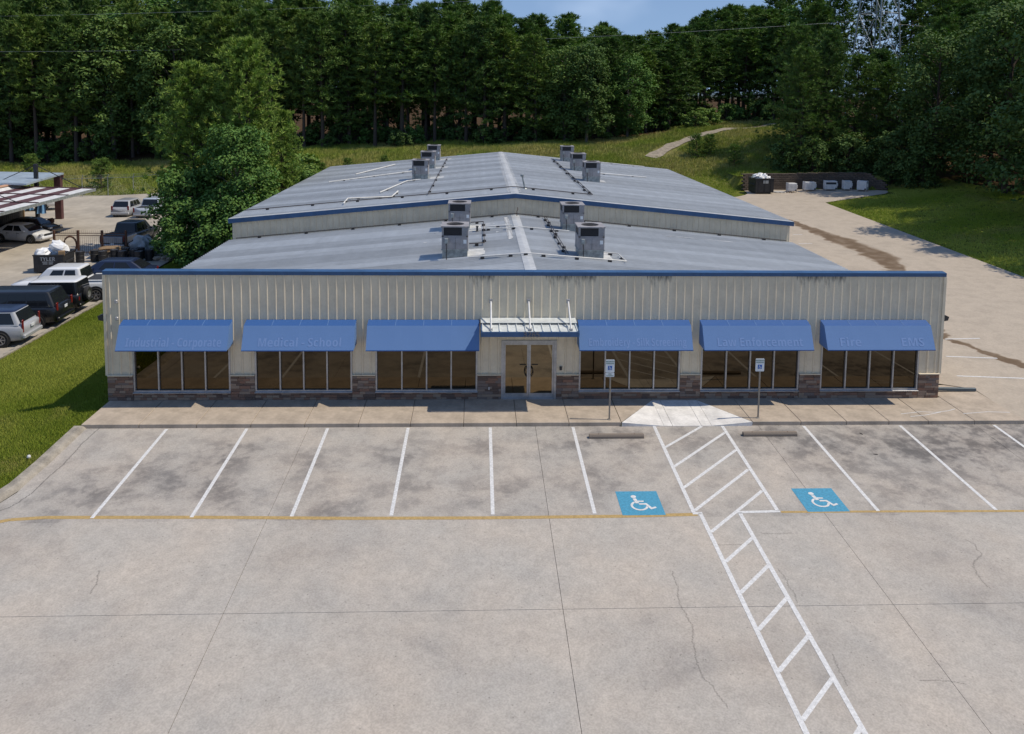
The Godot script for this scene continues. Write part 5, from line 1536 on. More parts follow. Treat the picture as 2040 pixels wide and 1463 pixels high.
	var bm: Material = sp.get("bumper", paint)
	mb = MB.new(); mb.cbox(Vector3(xr + 0.03, 0.50, 0), Vector3(0.16, 0.20, sp.W * 0.92), 0.04); put("rear_bumper", mb, bm, c)
	mb = MB.new(); mb.cbox(Vector3(xf - 0.02, 0.47, 0), Vector3(0.16, 0.22, sp.W * 0.86), 0.05); put("front_bumper", mb, bm, c)
	mb = MB.new(); mb.cbox(Vector3(xf - 0.01, 0.68, 0), Vector3(0.06, 0.16, sp.W * 0.5), 0.02); put("grille", mb, M.black, c)
	mb = MB.new(); mb.cbox(Vector3(xr + 0.05, sp.plate, 0), Vector3(0.02, 0.15, 0.31), 0.004); put("number_plate", mb, M.plate, c)
	return c
func suv_spec(L: float, W: float, Ht: float, paint: Material) -> Dictionary:
	var f := -L * 0.5; var b := L * 0.5; var belt := Ht * 0.60
	return {L = L, W = W, paint = paint, r = 0.37, ax = [f + 0.95, b - 1.0], head = belt - 0.2, plate = belt - 0.16, tail = [belt - 0.02, 0.42, 0.10, 0.16], doors = [f + 2.15, f + 3.15],
		st = [[f, belt - 0.22, 0.80, 0.36], [f + 0.12, belt - 0.14, 0.92, 0.28], [f + 0.6, belt - 0.05, 0.98, 0.25], [f + 1.35, belt, 1.0, 0.25], [b - 0.6, belt + 0.02, 1.0, 0.26], [b - 0.12, belt + 0.02, 0.97, 0.30], [b, belt - 0.03, 0.92, 0.36]],
		gh = [f + 1.15, f + 1.85, b - 0.45, b - 0.10, belt, Ht - 0.045, W * 0.5 - 0.07, W * 0.5 - 0.22], win = [[0.20, 0.42], [0.44, 0.66], [0.68, 0.93]]}
func pickup_spec(L: float, W: float, Ht: float, paint: Material) -> Dictionary:
	var f := -L * 0.5; var b := L * 0.5; var belt := Ht * 0.60
	return {L = L, W = W, paint = paint, r = 0.41, ax = [f + 0.98, b - 1.2], head = belt - 0.2, plate = 0.62, tail = [belt - 0.16, 0.44, 0.09, 0.15], doors = [f + 2.25, f + 3.2], bumper = M.rim,
		st = [[f, belt - 0.20, 0.86, 0.42], [f + 0.10, belt - 0.10, 0.95, 0.36], [f + 0.6, belt - 0.02, 1.0, 0.34], [f + 1.4, belt + 0.01, 1.0, 0.36], [b - 0.2, belt + 0.03, 1.0, 0.42], [b, belt + 0.02, 0.97, 0.46]],
		gh = [f + 1.25, f + 1.95, f + 3.75, f + 3.95, belt, Ht - 0.045, W * 0.5 - 0.09, W * 0.5 - 0.24], win = [[0.24, 0.56], [0.60, 0.88]]}
func sedan_spec(L: float, W: float, Ht: float, paint: Material) -> Dictionary:
	var f := -L * 0.5; var b := L * 0.5; var belt := Ht * 0.63
	return {L = L, W = W, paint = paint, r = 0.33, ax = [f + 0.86, b - 0.92], head = belt - 0.22, plate = belt - 0.2, tail = [belt - 0.16, 0.16, 0.18, 0.30], doors = [f + 1.95, f + 2.85],
		st = [[f, belt - 0.32, 0.76, 0.32], [f + 0.14, belt - 0.22, 0.90, 0.22], [f + 0.7, belt - 0.08, 0.98, 0.19], [f + 1.3, belt, 1.0, 0.19], [b - 0.7, belt + 0.02, 1.0, 0.20], [b - 0.14, belt - 0.02, 0.93, 0.26], [b, belt - 0.10, 0.86, 0.34]],
		gh = [f + 0.95, f + 1.75, b - 1.15, b - 0.35, belt, Ht - 0.045, W * 0.5 - 0.08, W * 0.5 - 0.27], win = [[0.22, 0.47], [0.50, 0.80]]}
func paint_mat(c: Color) -> StandardMaterial3D:
	var m := mat(c, 0.35)
	m.clearcoat_enabled = true
	m.clearcoat = 0.8 if c.v > 0.3 else 0.35
	m.clearcoat_roughness = 0.08
	return m

# ================================================================ neighbouring yard on the left
func left_yard() -> void:
	var y := -1.22
	var white := paint_mat(lin(0.70, 0.71, 0.72)); var black := paint_mat(lin(0.008, 0.009, 0.012)); var silver := paint_mat(lin(0.36, 0.37, 0.39)); var navy := paint_mat(lin(0.010, 0.016, 0.045)); var grey := paint_mat(lin(0.20, 0.23, 0.26)); var pale := paint_mat(lin(0.42, 0.47, 0.54))
	var row := "cars parked along the left lawn"
	var s := suv_spec(4.95, 1.92, 1.74, silver); s.group = row; s.roof = navy; s.tail = [1.0, 0.62, 0.07, 0.12]
	car("sport_utility_car", "silver sport utility car parked with its back to the lawn", "car", Vector3(-26.2, y, -10.8), 0.05, s)
	s = suv_spec(5.5, 2.04, 1.92, black); s.group = row
	car("sport_utility_car", "long black sport utility car between the silver one and the black off-roader", "car", Vector3(-26.4, y, -13.9), 0.05, s)
	# off-roader with a spare wheel on its back
	s = suv_spec(4.1, 1.86, 1.86, black); s.group = row; s.roof = white
	s.gh = [-0.95, -0.55, 1.92, 2.02, 1.12, 1.80, 0.85, 0.78]; s.win = [[0.16, 0.45], [0.50, 0.92]]; s.tail = [0.86, 0.22, 0.10, 0.16]
	var j := car("off_road_car", "black off-roader with pale top and rear spare wheel beside the white pickup", "car", Vector3(-25.9, y, -16.6), 0.05, s)
	var sp := part("spare_wheel", j, Vector3(2.20, 0.98, 0.05))
	var mb := MB.new(); mb.lathe(Vector3.ZERO, [Vector2(0.20, -0.11), Vector2(0.36, -0.11), Vector2(0.39, -0.07), Vector2(0.39, 0.07), Vector2(0.36, 0.11), Vector2(0.22, 0.10)], 22, Basis(Vector3.FORWARD, PI / 2)); put("tyre", mb, M.tyre, sp)
	mb = MB.new(); mb.lathe(Vector3.ZERO, [Vector2(0.23, 0.09), Vector2(0.12, 0.05), Vector2(0.001, 0.07)], 16, Basis(Vector3.FORWARD, PI / 2)); put("rim", mb, M.rim, sp)
	s = pickup_spec(5.95, 2.05, 1.96, white); s.group = row; s.bumper = M.rim
	var p := car("pickup_truck", "white crew-cab pickup truck parked beside the black off-roader", "pickup truck", Vector3(-25.95, y, -19.5), 0.05, s)
	bed(p, 5.95, 2.05, 1.96)
	s = sedan_spec(4.9, 1.85, 1.50, navy); s.group = row
	car("sedan", "dark blue sedan behind the white pickup, mostly hidden", "car", Vector3(-25.2, y, -23.6), 0.03, s)
	s = sedan_spec(4.7, 1.82, 1.48, grey); s.group = row; s.tail = [0.78, 0.2, 0.14, 0.28]
	car("sedan", "grey-blue sedan cut off by the left edge of the photo", "car", Vector3(-27.35, y, -7.9), 0.05, s)
	var yd := "cars standing in the neighbouring yard"
	s = sedan_spec(4.45, 1.80, 1.48, white); s.group = yd
	car("hatchback", "white hatchback parked beside the striped carport", "car", Vector3(-38.4, y, -37.5), PI - 0.2, s)
	s = sedan_spec(4.5, 1.80, 1.48, white); s.group = yd
	car("sedan", "white car of which only the nose shows at the left edge", "car", Vector3(-39.4, y, -30.9), PI - 0.1, s)
	s = sedan_spec(4.5, 1.80, 1.40, black); s.group = yd
	car("sedan", "black car under the carport behind the white hatchback", "car", Vector3(-39.6, y, -41.0), PI - 0.15, s)
	s = pickup_spec(5.8, 2.0, 1.95, paint_mat(lin(0.022, 0.028, 0.038))); s.group = yd
	p = car("pickup_truck", "dark pickup truck with a silver tailgate behind the rusty fence", "pickup truck", Vector3(-29.3, y, -36.1), -PI / 2 - 0.08, s)
	bed(p, 5.8, 2.0, 1.95)
	mb = MB.new(); mb.cbox(Vector3(2.93, 0.93, 0), Vector3(0.06, 0.50, 1.6), 0.02); put("tailgate", mb, silver, p)
	for sg: float in [-1.0, 1.0]:
		mb = MB.new(); mb.cbox(Vector3(2.0, 0.93, sg * 0.965), Vector3(1.75, 0.52, 0.10), 0.03); put("bed_side", mb, silver, p)
	s = suv_spec(4.6, 1.85, 1.70, silver); s.group = yd
	car("sport_utility_car", "silver sport utility car far back beside the big tree", "car", Vector3(-35.8, y, -51.6), -PI / 2, s)
	s = pickup_spec(5.6, 1.95, 1.85, pale); s.group = yd
	p = car("pickup_truck", "pale blue pickup truck in front of the far silver car", "pickup truck", Vector3(-33.3, y, -51.2), -PI / 2, s)
	bed(p, 5.6, 1.95, 1.85)
	s = pickup_spec(5.7, 2.0, 1.92, white); s.group = yd
	p = car("pickup_truck", "white pickup truck showing its tailgate under the carport", "pickup truck", Vector3(-47.3, y, -54.3), 0.35, s)
	bed(p, 5.7, 2.0, 1.92)
	# dumpster with bags and a painted name
	var d := dumpster(Vector3(-30.55, y, -26.7), 0.06, "dark dumpster with white lettering and bulging white bags in the yard", 1.85, 1.75, 1.25)
	put("lettering", text("TYLER", 0.24, 0.01), M.sheet, d, Vector3(-0.02, 1.0, 0.94))
	for k in 2:
		mb = MB.new(); mb.box(Vector3(-0.02, 0.80 - 0.12 * k, 0.925), Vector3(0.7 - 0.06 * k, 0.06, 0.008), Basis(Vector3.RIGHT, 0.04)); put("worn_print", mb, M.sheet, d)
	for k in 4:
		var b := MB.new()
		var big := k == 3
		blob(b, Vector3.ZERO, Vector3(0.62, 0.40, 0.5) if big else Vector3(0.5, 0.36, 0.46), 210 + k, 0.35)
		var o := put("garbage_bag", b, M.bag)
		o.position = Vector3(-31.1 + [0.0, 0.45, -0.1, 0.85][k], y + [1.3, 1.25, 1.2, 1.62][k], -26.5 + [0.2, -0.4, -0.5, -0.3][k])
		o.rotation.z = -0.5 if big else 0.0
		tag(o, "largest white bag on top of the lettered dumpster" if big else "smaller white bag in the lettered dumpster", "bag", "white bags in the lettered dumpster")
	mb = MB.new(); mb.cbox(Vector3.ZERO, Vector3(0.4, 0.3, 0.35), 0.01, Basis(Vector3.UP, 0.4))
	var cb := put("cardboard_box", mb, M.wood); cb.position = Vector3(-29.75, y + 1.35, -26.1)
	tag(cb, "brown cardboard box on the right of the lettered dumpster", "box")
	iron_fence(y)
	drums(y)
	carport(y)
	chain_fence()

func bed(p: Node3D, L: float, W: float, Ht: float) -> void:
	var belt := Ht * 0.60
	var x0 := -L * 0.5 + 4.02; var x1 := L * 0.5 - 0.08
	var mb := MB.new(); mb.box(Vector3((x0 + x1) * 0.5, belt + 0.035, 0), Vector3(x1 - x0, 0.03, W - 0.42)); put("bed_liner", mb, M.dark, p)
	for s: float in [-1.0, 1.0]:
		mb = MB.new(); mb.cbox(Vector3((x0 + x1) * 0.5, belt + 0.05, s * (W * 0.5 - 0.13)), Vector3(x1 - x0, 0.07, 0.14), 0.02); put("bed_rail", mb, p.get_node("body").material_override, p)

func iron_fence(y: float) -> void:
	var f := thing("iron_fence", "rusty iron fence with spiked pickets and a round ring in the yard", "fence", Vector3(-33.3, y, -32.2))
	var mb: MB
	for k in 4:
		mb = MB.new(); mb.cbox(Vector3(1.74 * k, 0.92, 0), Vector3(0.14, 1.84, 0.14), 0.01); put("post", mb, M.rust, f)
	for k in 3:
		for h: float in [1.45, 1.62, 0.2]:
			mb = MB.new(); mb.box(Vector3(1.74 * (k + 0.5), h, 0), Vector3(1.6, 0.045, 0.035)); put("rail", mb, M.rust, f)
		for i in 11:
			var x := 1.74 * k + 0.07 + 1.6 * (i + 0.5) / 11.0
			if k == 0 and absf(x - 1.15) < 0.42 and i < 99:
				mb = MB.new(); mb.tube([Vector3(x, 1.35, 0), Vector3(x, 1.78, 0), Vector3(x, 1.86, 0)], [0.011, 0.011, 0.002], 5); put("picket", mb, M.dark, f)
				continue
			mb = MB.new(); mb.tube([Vector3(x, 0.1, 0), Vector3(x, 1.78, 0), Vector3(x, 1.88, 0)], [0.011, 0.011, 0.002], 5); put("picket", mb, M.dark, f)
	mb = MB.new()
	var ring := []; var rr := []
	for k in 27:
		var a := TAU * k / 26.0
		ring.append(Vector3(1.15 + cos(a) * 0.46, 0.75 + sin(a) * 0.62, 0.0)); rr.append(0.065)
	mb.tube(ring, rr, 7, false); put("ring", mb, M.rust, f)

func drums(y: float) -> void:
	var proto: Node3D = null
	var spots := [[-30.0, -29.1], [-29.2, -29.6], [-28.5, -29.3], [-27.9, -29.8], [-27.2, -29.4], [-26.6, -29.9], [-26.0, -29.3], [-25.5, -29.9], [-26.4, -30.6], [-27.4, -30.5]]
	for i in spots.size():
		var q: Array = spots[i]
		var label: String = "black steel drum, %s, behind the blue sedan" % ["first from the dumpster", "second from the dumpster", "third from the dumpster", "fourth from the dumpster", "fifth from the dumpster", "sixth from the dumpster", "seventh from the dumpster", "last before the sandbags", "back one near the plastic sheet", "back one by the trailer"][i]
		if proto == null:
			proto = thing("steel_drum", label, "drum", Vector3(q[0], y, q[1]), 0.0, "black steel drums in the yard")
			var mb := MB.new()
			mb.lathe(Vector3.ZERO, [Vector2(0.28, 0.0), Vector2(0.285, 0.28), Vector2(0.30, 0.30), Vector2(0.285, 0.32), Vector2(0.285, 0.56), Vector2(0.30, 0.58), Vector2(0.285, 0.60), Vector2(0.285, 0.85)], 18); put("shell", mb, M.black, proto)
			mb = MB.new(); mb.lathe(Vector3.ZERO, [Vector2(0.295, 0.84), Vector2(0.295, 0.88), Vector2(0.27, 0.88), Vector2(0.265, 0.86), Vector2(0.001, 0.86)], 18); put("lid", mb, M.dark, proto)
			mb = MB.new(); mb.lathe(Vector3(0.13, 0.86, 0.1), [Vector2(0.04, 0.0), Vector2(0.04, 0.02), Vector2(0.001, 0.022)], 8); put("bung", mb, M.rim, proto)
		else:
			copy(proto, Vector3(q[0], y, q[1]), i * 1.1, label)
	var r := thing("rusty_drum", "drum with a rusty brown top standing on the grass by the big tree", "drum", Vector3(-23.3, H(-23.3, -29.4), -29.4))
	var mb := MB.new(); mb.lathe(Vector3.ZERO, [Vector2(0.29, 0.0), Vector2(0.29, 0.3), Vector2(0.305, 0.32), Vector2(0.29, 0.34), Vector2(0.29, 0.78)], 18); put("shell", mb, M.dumpster, r)
	mb = MB.new(); mb.lathe(Vector3.ZERO, [Vector2(0.30, 0.76), Vector2(0.31, 0.95), Vector2(0.28, 0.96), Vector2(0.001, 0.94)], 18); put("top", mb, M.rust, r)
	# plastic sheet hung over a frame, sandbags, a flat trailer
	var f := FastNoiseLite.new(); f.seed = 8; f.frequency = 1.6
	mb = MB.new(); mb.flat = true
	for i in 22:
		for j in 10:
			var q := []
			for e: Array in [[i, j], [i + 1, j], [i + 1, j + 1], [i, j + 1]]:
				var a: float = TAU * e[0] / 22.0; var t: float = e[1] / 10.0
				var rad := lerpf(0.85, 0.30, t * t) * (1.0 + 0.9 * f.get_noise_3d(cos(a) * 1.9, t * 1.6, sin(a) * 1.9))
				q.append(Vector3(cos(a) * rad * 1.2, 1.6 * t + 0.25 * sin(a * 2.0) * t, -sin(a) * rad * 0.7) if t < 0.99 else Vector3(0.1, 1.55, 0))
			mb.quad(q[0], q[1], q[2], q[3])
	var ps := put("plastic_sheet", smooth(mb), M.sheet); ps.position = Vector3(-26.6, y, -31.6)
	tag(ps, "grey plastic sheet draped over a heap beside the drums", "plastic sheet")
	for k in 6:
		var b := MB.new(); blob(b, Vector3.ZERO, Vector3(0.36, 0.12, 0.22), 300 + k, 0.3)
		var o := put("sandbag", b, M.walk); o.position = Vector3(-24.9 + 0.45 * (k % 3), y + 0.10 + 0.17 * floorf(k / 3.0), -30.0 + 0.18 * (k % 2)); o.rotation.y = 0.3 * k
		tag(o, "tan sandbag in the small pile behind the front roof corner" , "sandbag", "sandbags in the small pile")
	var t := thing("flat_trailer", "low flat trailer with a brown load behind the drums", "trailer", Vector3(-28.7, y, -31.0), 0.15)
	mb = MB.new(); mb.cbox(Vector3(0, 0.55, 0), Vector3(2.6, 0.12, 1.1), 0.01); put("deck", mb, M.wood, t)
	mb = MB.new(); mb.cbox(Vector3(0, 0.46, 0.5), Vector3(2.6, 0.08, 0.06), 0.01); mb.cbox(Vector3(0, 0.46, -0.5), Vector3(2.6, 0.08, 0.06), 0.01); put("frame", mb, M.rust, t)
	for sg: float in [-1.0, 1.0]: wheel(t, Vector3(0.2, 0.30, sg * 0.62), 0.30, sg)
	mb = MB.new(); blob(mb, Vector3(0.1, 0.66, 0), Vector3(1.1, 0.22, 0.45), 321, 0.5); put("load", mb, M.wood, t)

func carport(y: float) -> void:
	var c := thing("striped_carport", "carport with a roof of white and maroon stripes on the left", "carport")
	var mb: MB
	var x0 := -47.6; var x1 := -35.55; var yr := 2.18; var sl := -0.035
	var ry := func(x: float) -> float: return yr + (x1 - x) * 0.02
	var n := 12; var w := (x1 - x0) / n
	for bay in 5:
		var za := -43.6 + bay * 4.6; var zb := za + 4.3
		for k in n:
			var a := x0 + w * k
			mb = MB.new()
			mb.hexa([Vector3(a + 0.01, ry.call(a) + 0.10, zb), Vector3(a + w - 0.01, ry.call(a + w) + 0.10, zb), Vector3(a + w - 0.01, ry.call(a + w) + 0.10, za), Vector3(a + 0.01, ry.call(a) + 0.10, za), Vector3(a + 0.01, ry.call(a) + 0.13, zb), Vector3(a + w - 0.01, ry.call(a + w) + 0.13, zb), Vector3(a + w - 0.01, ry.call(a + w) + 0.13, za), Vector3(a + 0.01, ry.call(a) + 0.13, za)])
			put("white_panel" if k % 2 == 1 else "maroon_panel", mb, M.white if k % 2 == 1 else M.maroon, c)
		mb = MB.new(); mb.box(Vector3((x0 + x1) * 0.5, yr + 0.20, za - 0.15), Vector3(x1 - x0, 0.22, 0.16), Basis(Vector3.BACK, -0.02)); put("beam", mb, M.maroon, c)
	mb = MB.new(); mb.cbox(Vector3(x1 + 0.03, yr + 0.03, -32.4), Vector3(0.08, 0.24, 23.0), 0.01); put("edge_gutter", mb, M.galv, c)
	for q: Array in [[-41.3, -45.3, M.black, 4.3], [-41.3, -34.0, M.black, 4.3]]:
		mb = MB.new(); mb.cbox(Vector3(q[0], (y + q[3]) * 0.5, q[1]), Vector3(0.3, q[3] - y, 0.3), 0.02); put("mast", mb, M.dumpster, c)
		for dx: float in [4.6, -3.5]:
			mb = MB.new(); mb.tube([Vector3(q[0], q[3] - 0.1, q[1]), Vector3(q[0] + dx, yr + 0.2, q[1] + (1.4 if q[1] < -40 else 0.0))], [0.035, 0.035], 6); put("stay_rod", mb, M.black, c)
	# workshop beside it: dark ribbed wall, pale roof
	var b := thing("workshop", "dark ribbed workshop wall under the striped carport", "building")
	var sheetm := rib_sheet(0.9, [0.15, 0.45, 0.75], y, y, 2.1, 2.1).mesh()
	for k in 22:
		var o := put("wall_panel", sheetm, mat(lin(0.06, 0.055, 0.05), 0.7), b); o.transform = Transform3D(Basis(Vector3.UP, PI / 2), Vector3(-42.0, 0, -24.4 - k * 0.9))
	mb = MB.new(); mb.box(Vector3(-52.1, 0.45, -34.3), Vector3(20.0, 3.3, 19.6)); put("core", mb, M.dark, b)
	mb = MB.new(); mb.box(Vector3(-42.05, 0.45, -44.25), Vector3(0.3, 3.4, 0.16)); put("door_jamb", mb, M.wood, b)
	mb = MB.new()
	mb.hexa([Vector3(-60, 2.35, -24), Vector3(-41.6, 2.35, -24), Vector3(-41.6, 2.35, -44.2), Vector3(-60, 2.35, -44.2), Vector3(-60, 2.9, -24), Vector3(-42.0, 2.6, -24), Vector3(-42.0, 2.6, -44.2), Vector3(-60, 2.9, -44.2)])
	put("roof", mb, M.white, b)
	mb = MB.new(); mb.cbox(Vector3(-42.2, 2.72, -34.3), Vector3(0.35, 0.14, 20.0), 0.02); put("roof_edge", mb, mat(lin(0.50, 0.30, 0.20), 0.8), b)
	var s := thing("shed_roof", "pale blue shed roof on maroon posts beyond the striped carport", "shed")
	mb = MB.new()
	mb.hexa([Vector3(-64, 3.0, -42.2), Vector3(-40.5, 2.75, -42.2), Vector3(-40.9, 2.95, -49.4), Vector3(-64, 3.2, -49.4), Vector3(-64, 3.15, -42.2), Vector3(-40.5, 2.9, -42.2), Vector3(-40.9, 3.1, -49.4), Vector3(-64, 3.35, -49.4)])
	put("roof_sheet", mb, M.sky_roof, s)
	for q: Array in [[-41.25, -49.0], [-52.0, -49.0], [-62.0, -49.0]]:
		mb = MB.new(); mb.cbox(Vector3(q[0], (y + 2.95) * 0.5, q[1]), Vector3(0.62, 2.95 - y, 0.45), 0.03); put("post", mb, M.maroon, s)
	mb = MB.new(); mb.box(Vector3(-51.3, 2.80, -49.1), Vector3(21.0, 0.25, 0.2)); put("beam", mb, M.maroon, s)
	# cloths hung on the mast, and an engine on a stand
	for k in 2:
		mb = MB.new(); mb.flat = true
		for i in 8:
			for j in 6:
				var q := []
				for e: Array in [[i, j], [i + 1, j], [i + 1, j + 1], [i, j + 1]]:
					var u: float = e[0] / 8.0; var v: float = e[1] / 6.0
					q.append(Vector3((u - 0.5) * (0.75 - 0.3 * v * k), 1.7 * v - 0.3 * k, 0.12 * sin(u * 11.0 + k) * (1.2 - v)))
				mb.quad(q[0], q[1], q[2], q[3]); mb.quad(q[3] + Vector3(0, 0, -0.01), q[2] + Vector3(0, 0, -0.01), q[1] + Vector3(0, 0, -0.01), q[0] + Vector3(0, 0, -0.01))
		var o := put("hanging_cloth", smooth(mb), M.cloth_blue); o.position = Vector3(-41.9 + 1.15 * k, 0.2, -44.9)
		tag(o, "blue cloth hanging left of the dark carport mast" if k == 0 else "longer blue cloth hanging right of the dark carport mast", "cloth", "blue cloths hung under the carport")
	var e := thing("engine_stand", "rusty engine on a small stand behind the white hatchback", "engine stand", Vector3(-39.2, y, -43.4))
	mb = MB.new(); blob(mb, Vector3(0, 0.75, 0), Vector3(0.28, 0.22, 0.24), 401, 0.6); put("engine", mb, M.rust, e)
	mb = MB.new()
	for q: Vector2 in [Vector2(-0.25, 0.2), Vector2(0.25, 0.2), Vector2(0.25, -0.2), Vector2(-0.25, -0.2)]: mb.tube([Vector3(q.x * 1.3, 0, q.y * 1.3), Vector3(q.x * 0.5, 0.62, q.y * 0.5)], [0.025, 0.025], 6)
	put("stand", mb, M.dark, e)

func chain_fence() -> void:
	var f := thing("chain_link_fence", "chain-link fence with leaning barbed-wire tops before the left meadow", "fence")
	var xs := []
	for k in 9: xs.append(-58.0 + k * 2.6)
	var zz := func(x: float) -> float: return -61.2 - 0.12 * (x + 48.0)
	var mb: MB
	for x: float in xs:
		var z: float = zz.call(x); var y := H(x, z)
		mb = MB.new(); mb.tube([Vector3(x, y - 0.1, z), Vector3(x, y + 2.0, z), Vector3(x + 0.16, y + 2.4, z + 0.1)], [0.04, 0.04, 0.03], 7); put("post", mb, M.galv, f)
	for i in xs.size() - 1:
		var a := Vector3(xs[i], H(xs[i], zz.call(xs[i])), zz.call(xs[i])); var b := Vector3(xs[i + 1], H(xs[i + 1], zz.call(xs[i + 1])), zz.call(xs[i + 1]))
		mb = MB.new()
		mb.tube([a + Vector3(0, 1.98, 0), b + Vector3(0, 1.98, 0)], [0.022, 0.022], 5); put("top_rail", mb, M.galv, f)
		mb = MB.new()
		for k in 3: mb.tube([a + Vector3(0.05 * (k + 1), 2.08 + 0.13 * k, 0.03 * k), b + Vector3(0.05 * (k + 1), 2.08 + 0.13 * k, 0.03 * k)], [0.006, 0.006], 4)
		put("barbed_wire", mb, M.galv, f)
		mb = MB.new()
		var st := 0.16
		for k in int(2.6 / st) + 1:
			var u := k * st / 2.6
			for s: float in [-1.0, 1.0]:
				var run := 1.9 / 2.6
				var u1 := u + s * run
				var p0 := a.lerp(b, u) + Vector3(0, 0.04, 0); var t := 1.0
				if u1 > 1.0: t = (1.0 - u) / run
				if u1 < 0.0: t = u / run
				var p1 := a.lerp(b, clampf(u1, 0, 1)) + Vector3(0, 0.04 + 1.9 * t, 0)
				if t > 0.05: mb.tube([p0, p1], [0.003, 0.003], 3, false)
		put("wire_mesh", mb, M.galv, f)

func tower_and_wires() -> void:
	var base := Vector3(53.4, H(53.4, -85.0) - 0.2, -85.0)
	var t := thing("lattice_tower", "grey lattice power-line tower rising behind the right-hand pines", "tower", base, 0.45)
	var hgt := 40.0
	var half := func(h: float) -> float: return lerpf(2.7, 0.5, h / hgt)
	for q: Vector2 in [Vector2(1, 1), Vector2(1, -1), Vector2(-1, -1), Vector2(-1, 1)]:
		var mb := MB.new(); mb.tube([Vector3(q.x * 2.7, 0, q.y * 2.7), Vector3(q.x * 0.5, hgt, q.y * 0.5)], [0.12, 0.10], 6); put("leg", mb, M.galv, t)
	for lv in 6:
		var h0 := hgt * pow(lv / 6.0, 0.85); var h1 := hgt * pow((lv + 1) / 6.0, 0.85)
		for k in 4:
			var c0: Vector2 = [Vector2(1, 1), Vector2(1, -1), Vector2(-1, -1), Vector2(-1, 1)][k]; var c1: Vector2 = [Vector2(1, -1), Vector2(-1, -1), Vector2(-1, 1), Vector2(1, 1)][k]
			var a0 := Vector3(c0.x * half.call(h0), h0, c0.y * half.call(h0)); var a1 := Vector3(c0.x * half.call(h1), h1, c0.y * half.call(h1))
			var b0 := Vector3(c1.x * half.call(h0), h0, c1.y * half.call(h0)); var b1 := Vector3(c1.x * half.call(h1), h1, c1.y * half.call(h1))
			for e: Array in [[a0, b1], [b0, a1], [a1, b1]]:
				var mb := MB.new(); mb.tube([e[0], e[1]], [0.05, 0.05], 5); put("brace", mb, M.galv, t)
	var wires := [["thin power line crossing low in front of the left trees", Vector3(-75, 15.2, -78), Vector3(53, 21.6, -84), 1.2], ["thin power line crossing the upper trees", Vector3(-75, 19.6, -80), Vector3(50, 27.5, -86), 1.0], ["power line across the open sky behind the ridge", Vector3(-60, 22.4, -92), Vector3(60, 30.0, -92), 0.8], ["power line running right from the lattice tower", Vector3(53, 21.2, -84), Vector3(120, 19.0, -80), 0.8]]
	for w: Array in wires:
		var pts := []; var rr := []
		for k in 25:
			var u := k / 24.0
			pts.append(w[1].lerp(w[2], u) - Vector3(0, 4.0 * w[3] * u * (1.0 - u), 0)); rr.append(0.016)
		var mb := MB.new(); mb.tube(pts, rr, 5)
		tag(put("power_line", mb, M.galv), w[0], "power line", "power lines over the wood")

# ================================================================ vegetation
func dir3() -> Vector3:
	var z := rng.randf_range(-1, 1); var a := rng.randf() * TAU; var s := sqrt(1.0 - z * z)
	return Vector3(cos(a) * s, z, sin(a) * s)
func leafmb() -> MB:
	var mb := MB.new(); mb.flat = true; mb.use_c = true
	return mb
# a clump of needles round a point
func tuft(mb: MB, p: Vector3, axis: Vector3, ln: float, wd: float, n: int, spread: float) -> void:
	for k in n:
		var d := (axis + dir3() * spread).normalized()
		var s := d.cross(dir3()).normalized() * wd
		var tip := p + d * ln * rng.randf_range(0.7, 1.15)
		mb.tri(p - s, p + s, tip + s * 0.3)
func shade(mb: MB, lo: float, hi: float, warm := 0.12) -> void:
	var t := rng.randf_range(lo, hi); var w := rng.randf_range(-warm, warm)
	mb.col = Color(t * (1.0 + w), t, t * (1.0 - w))
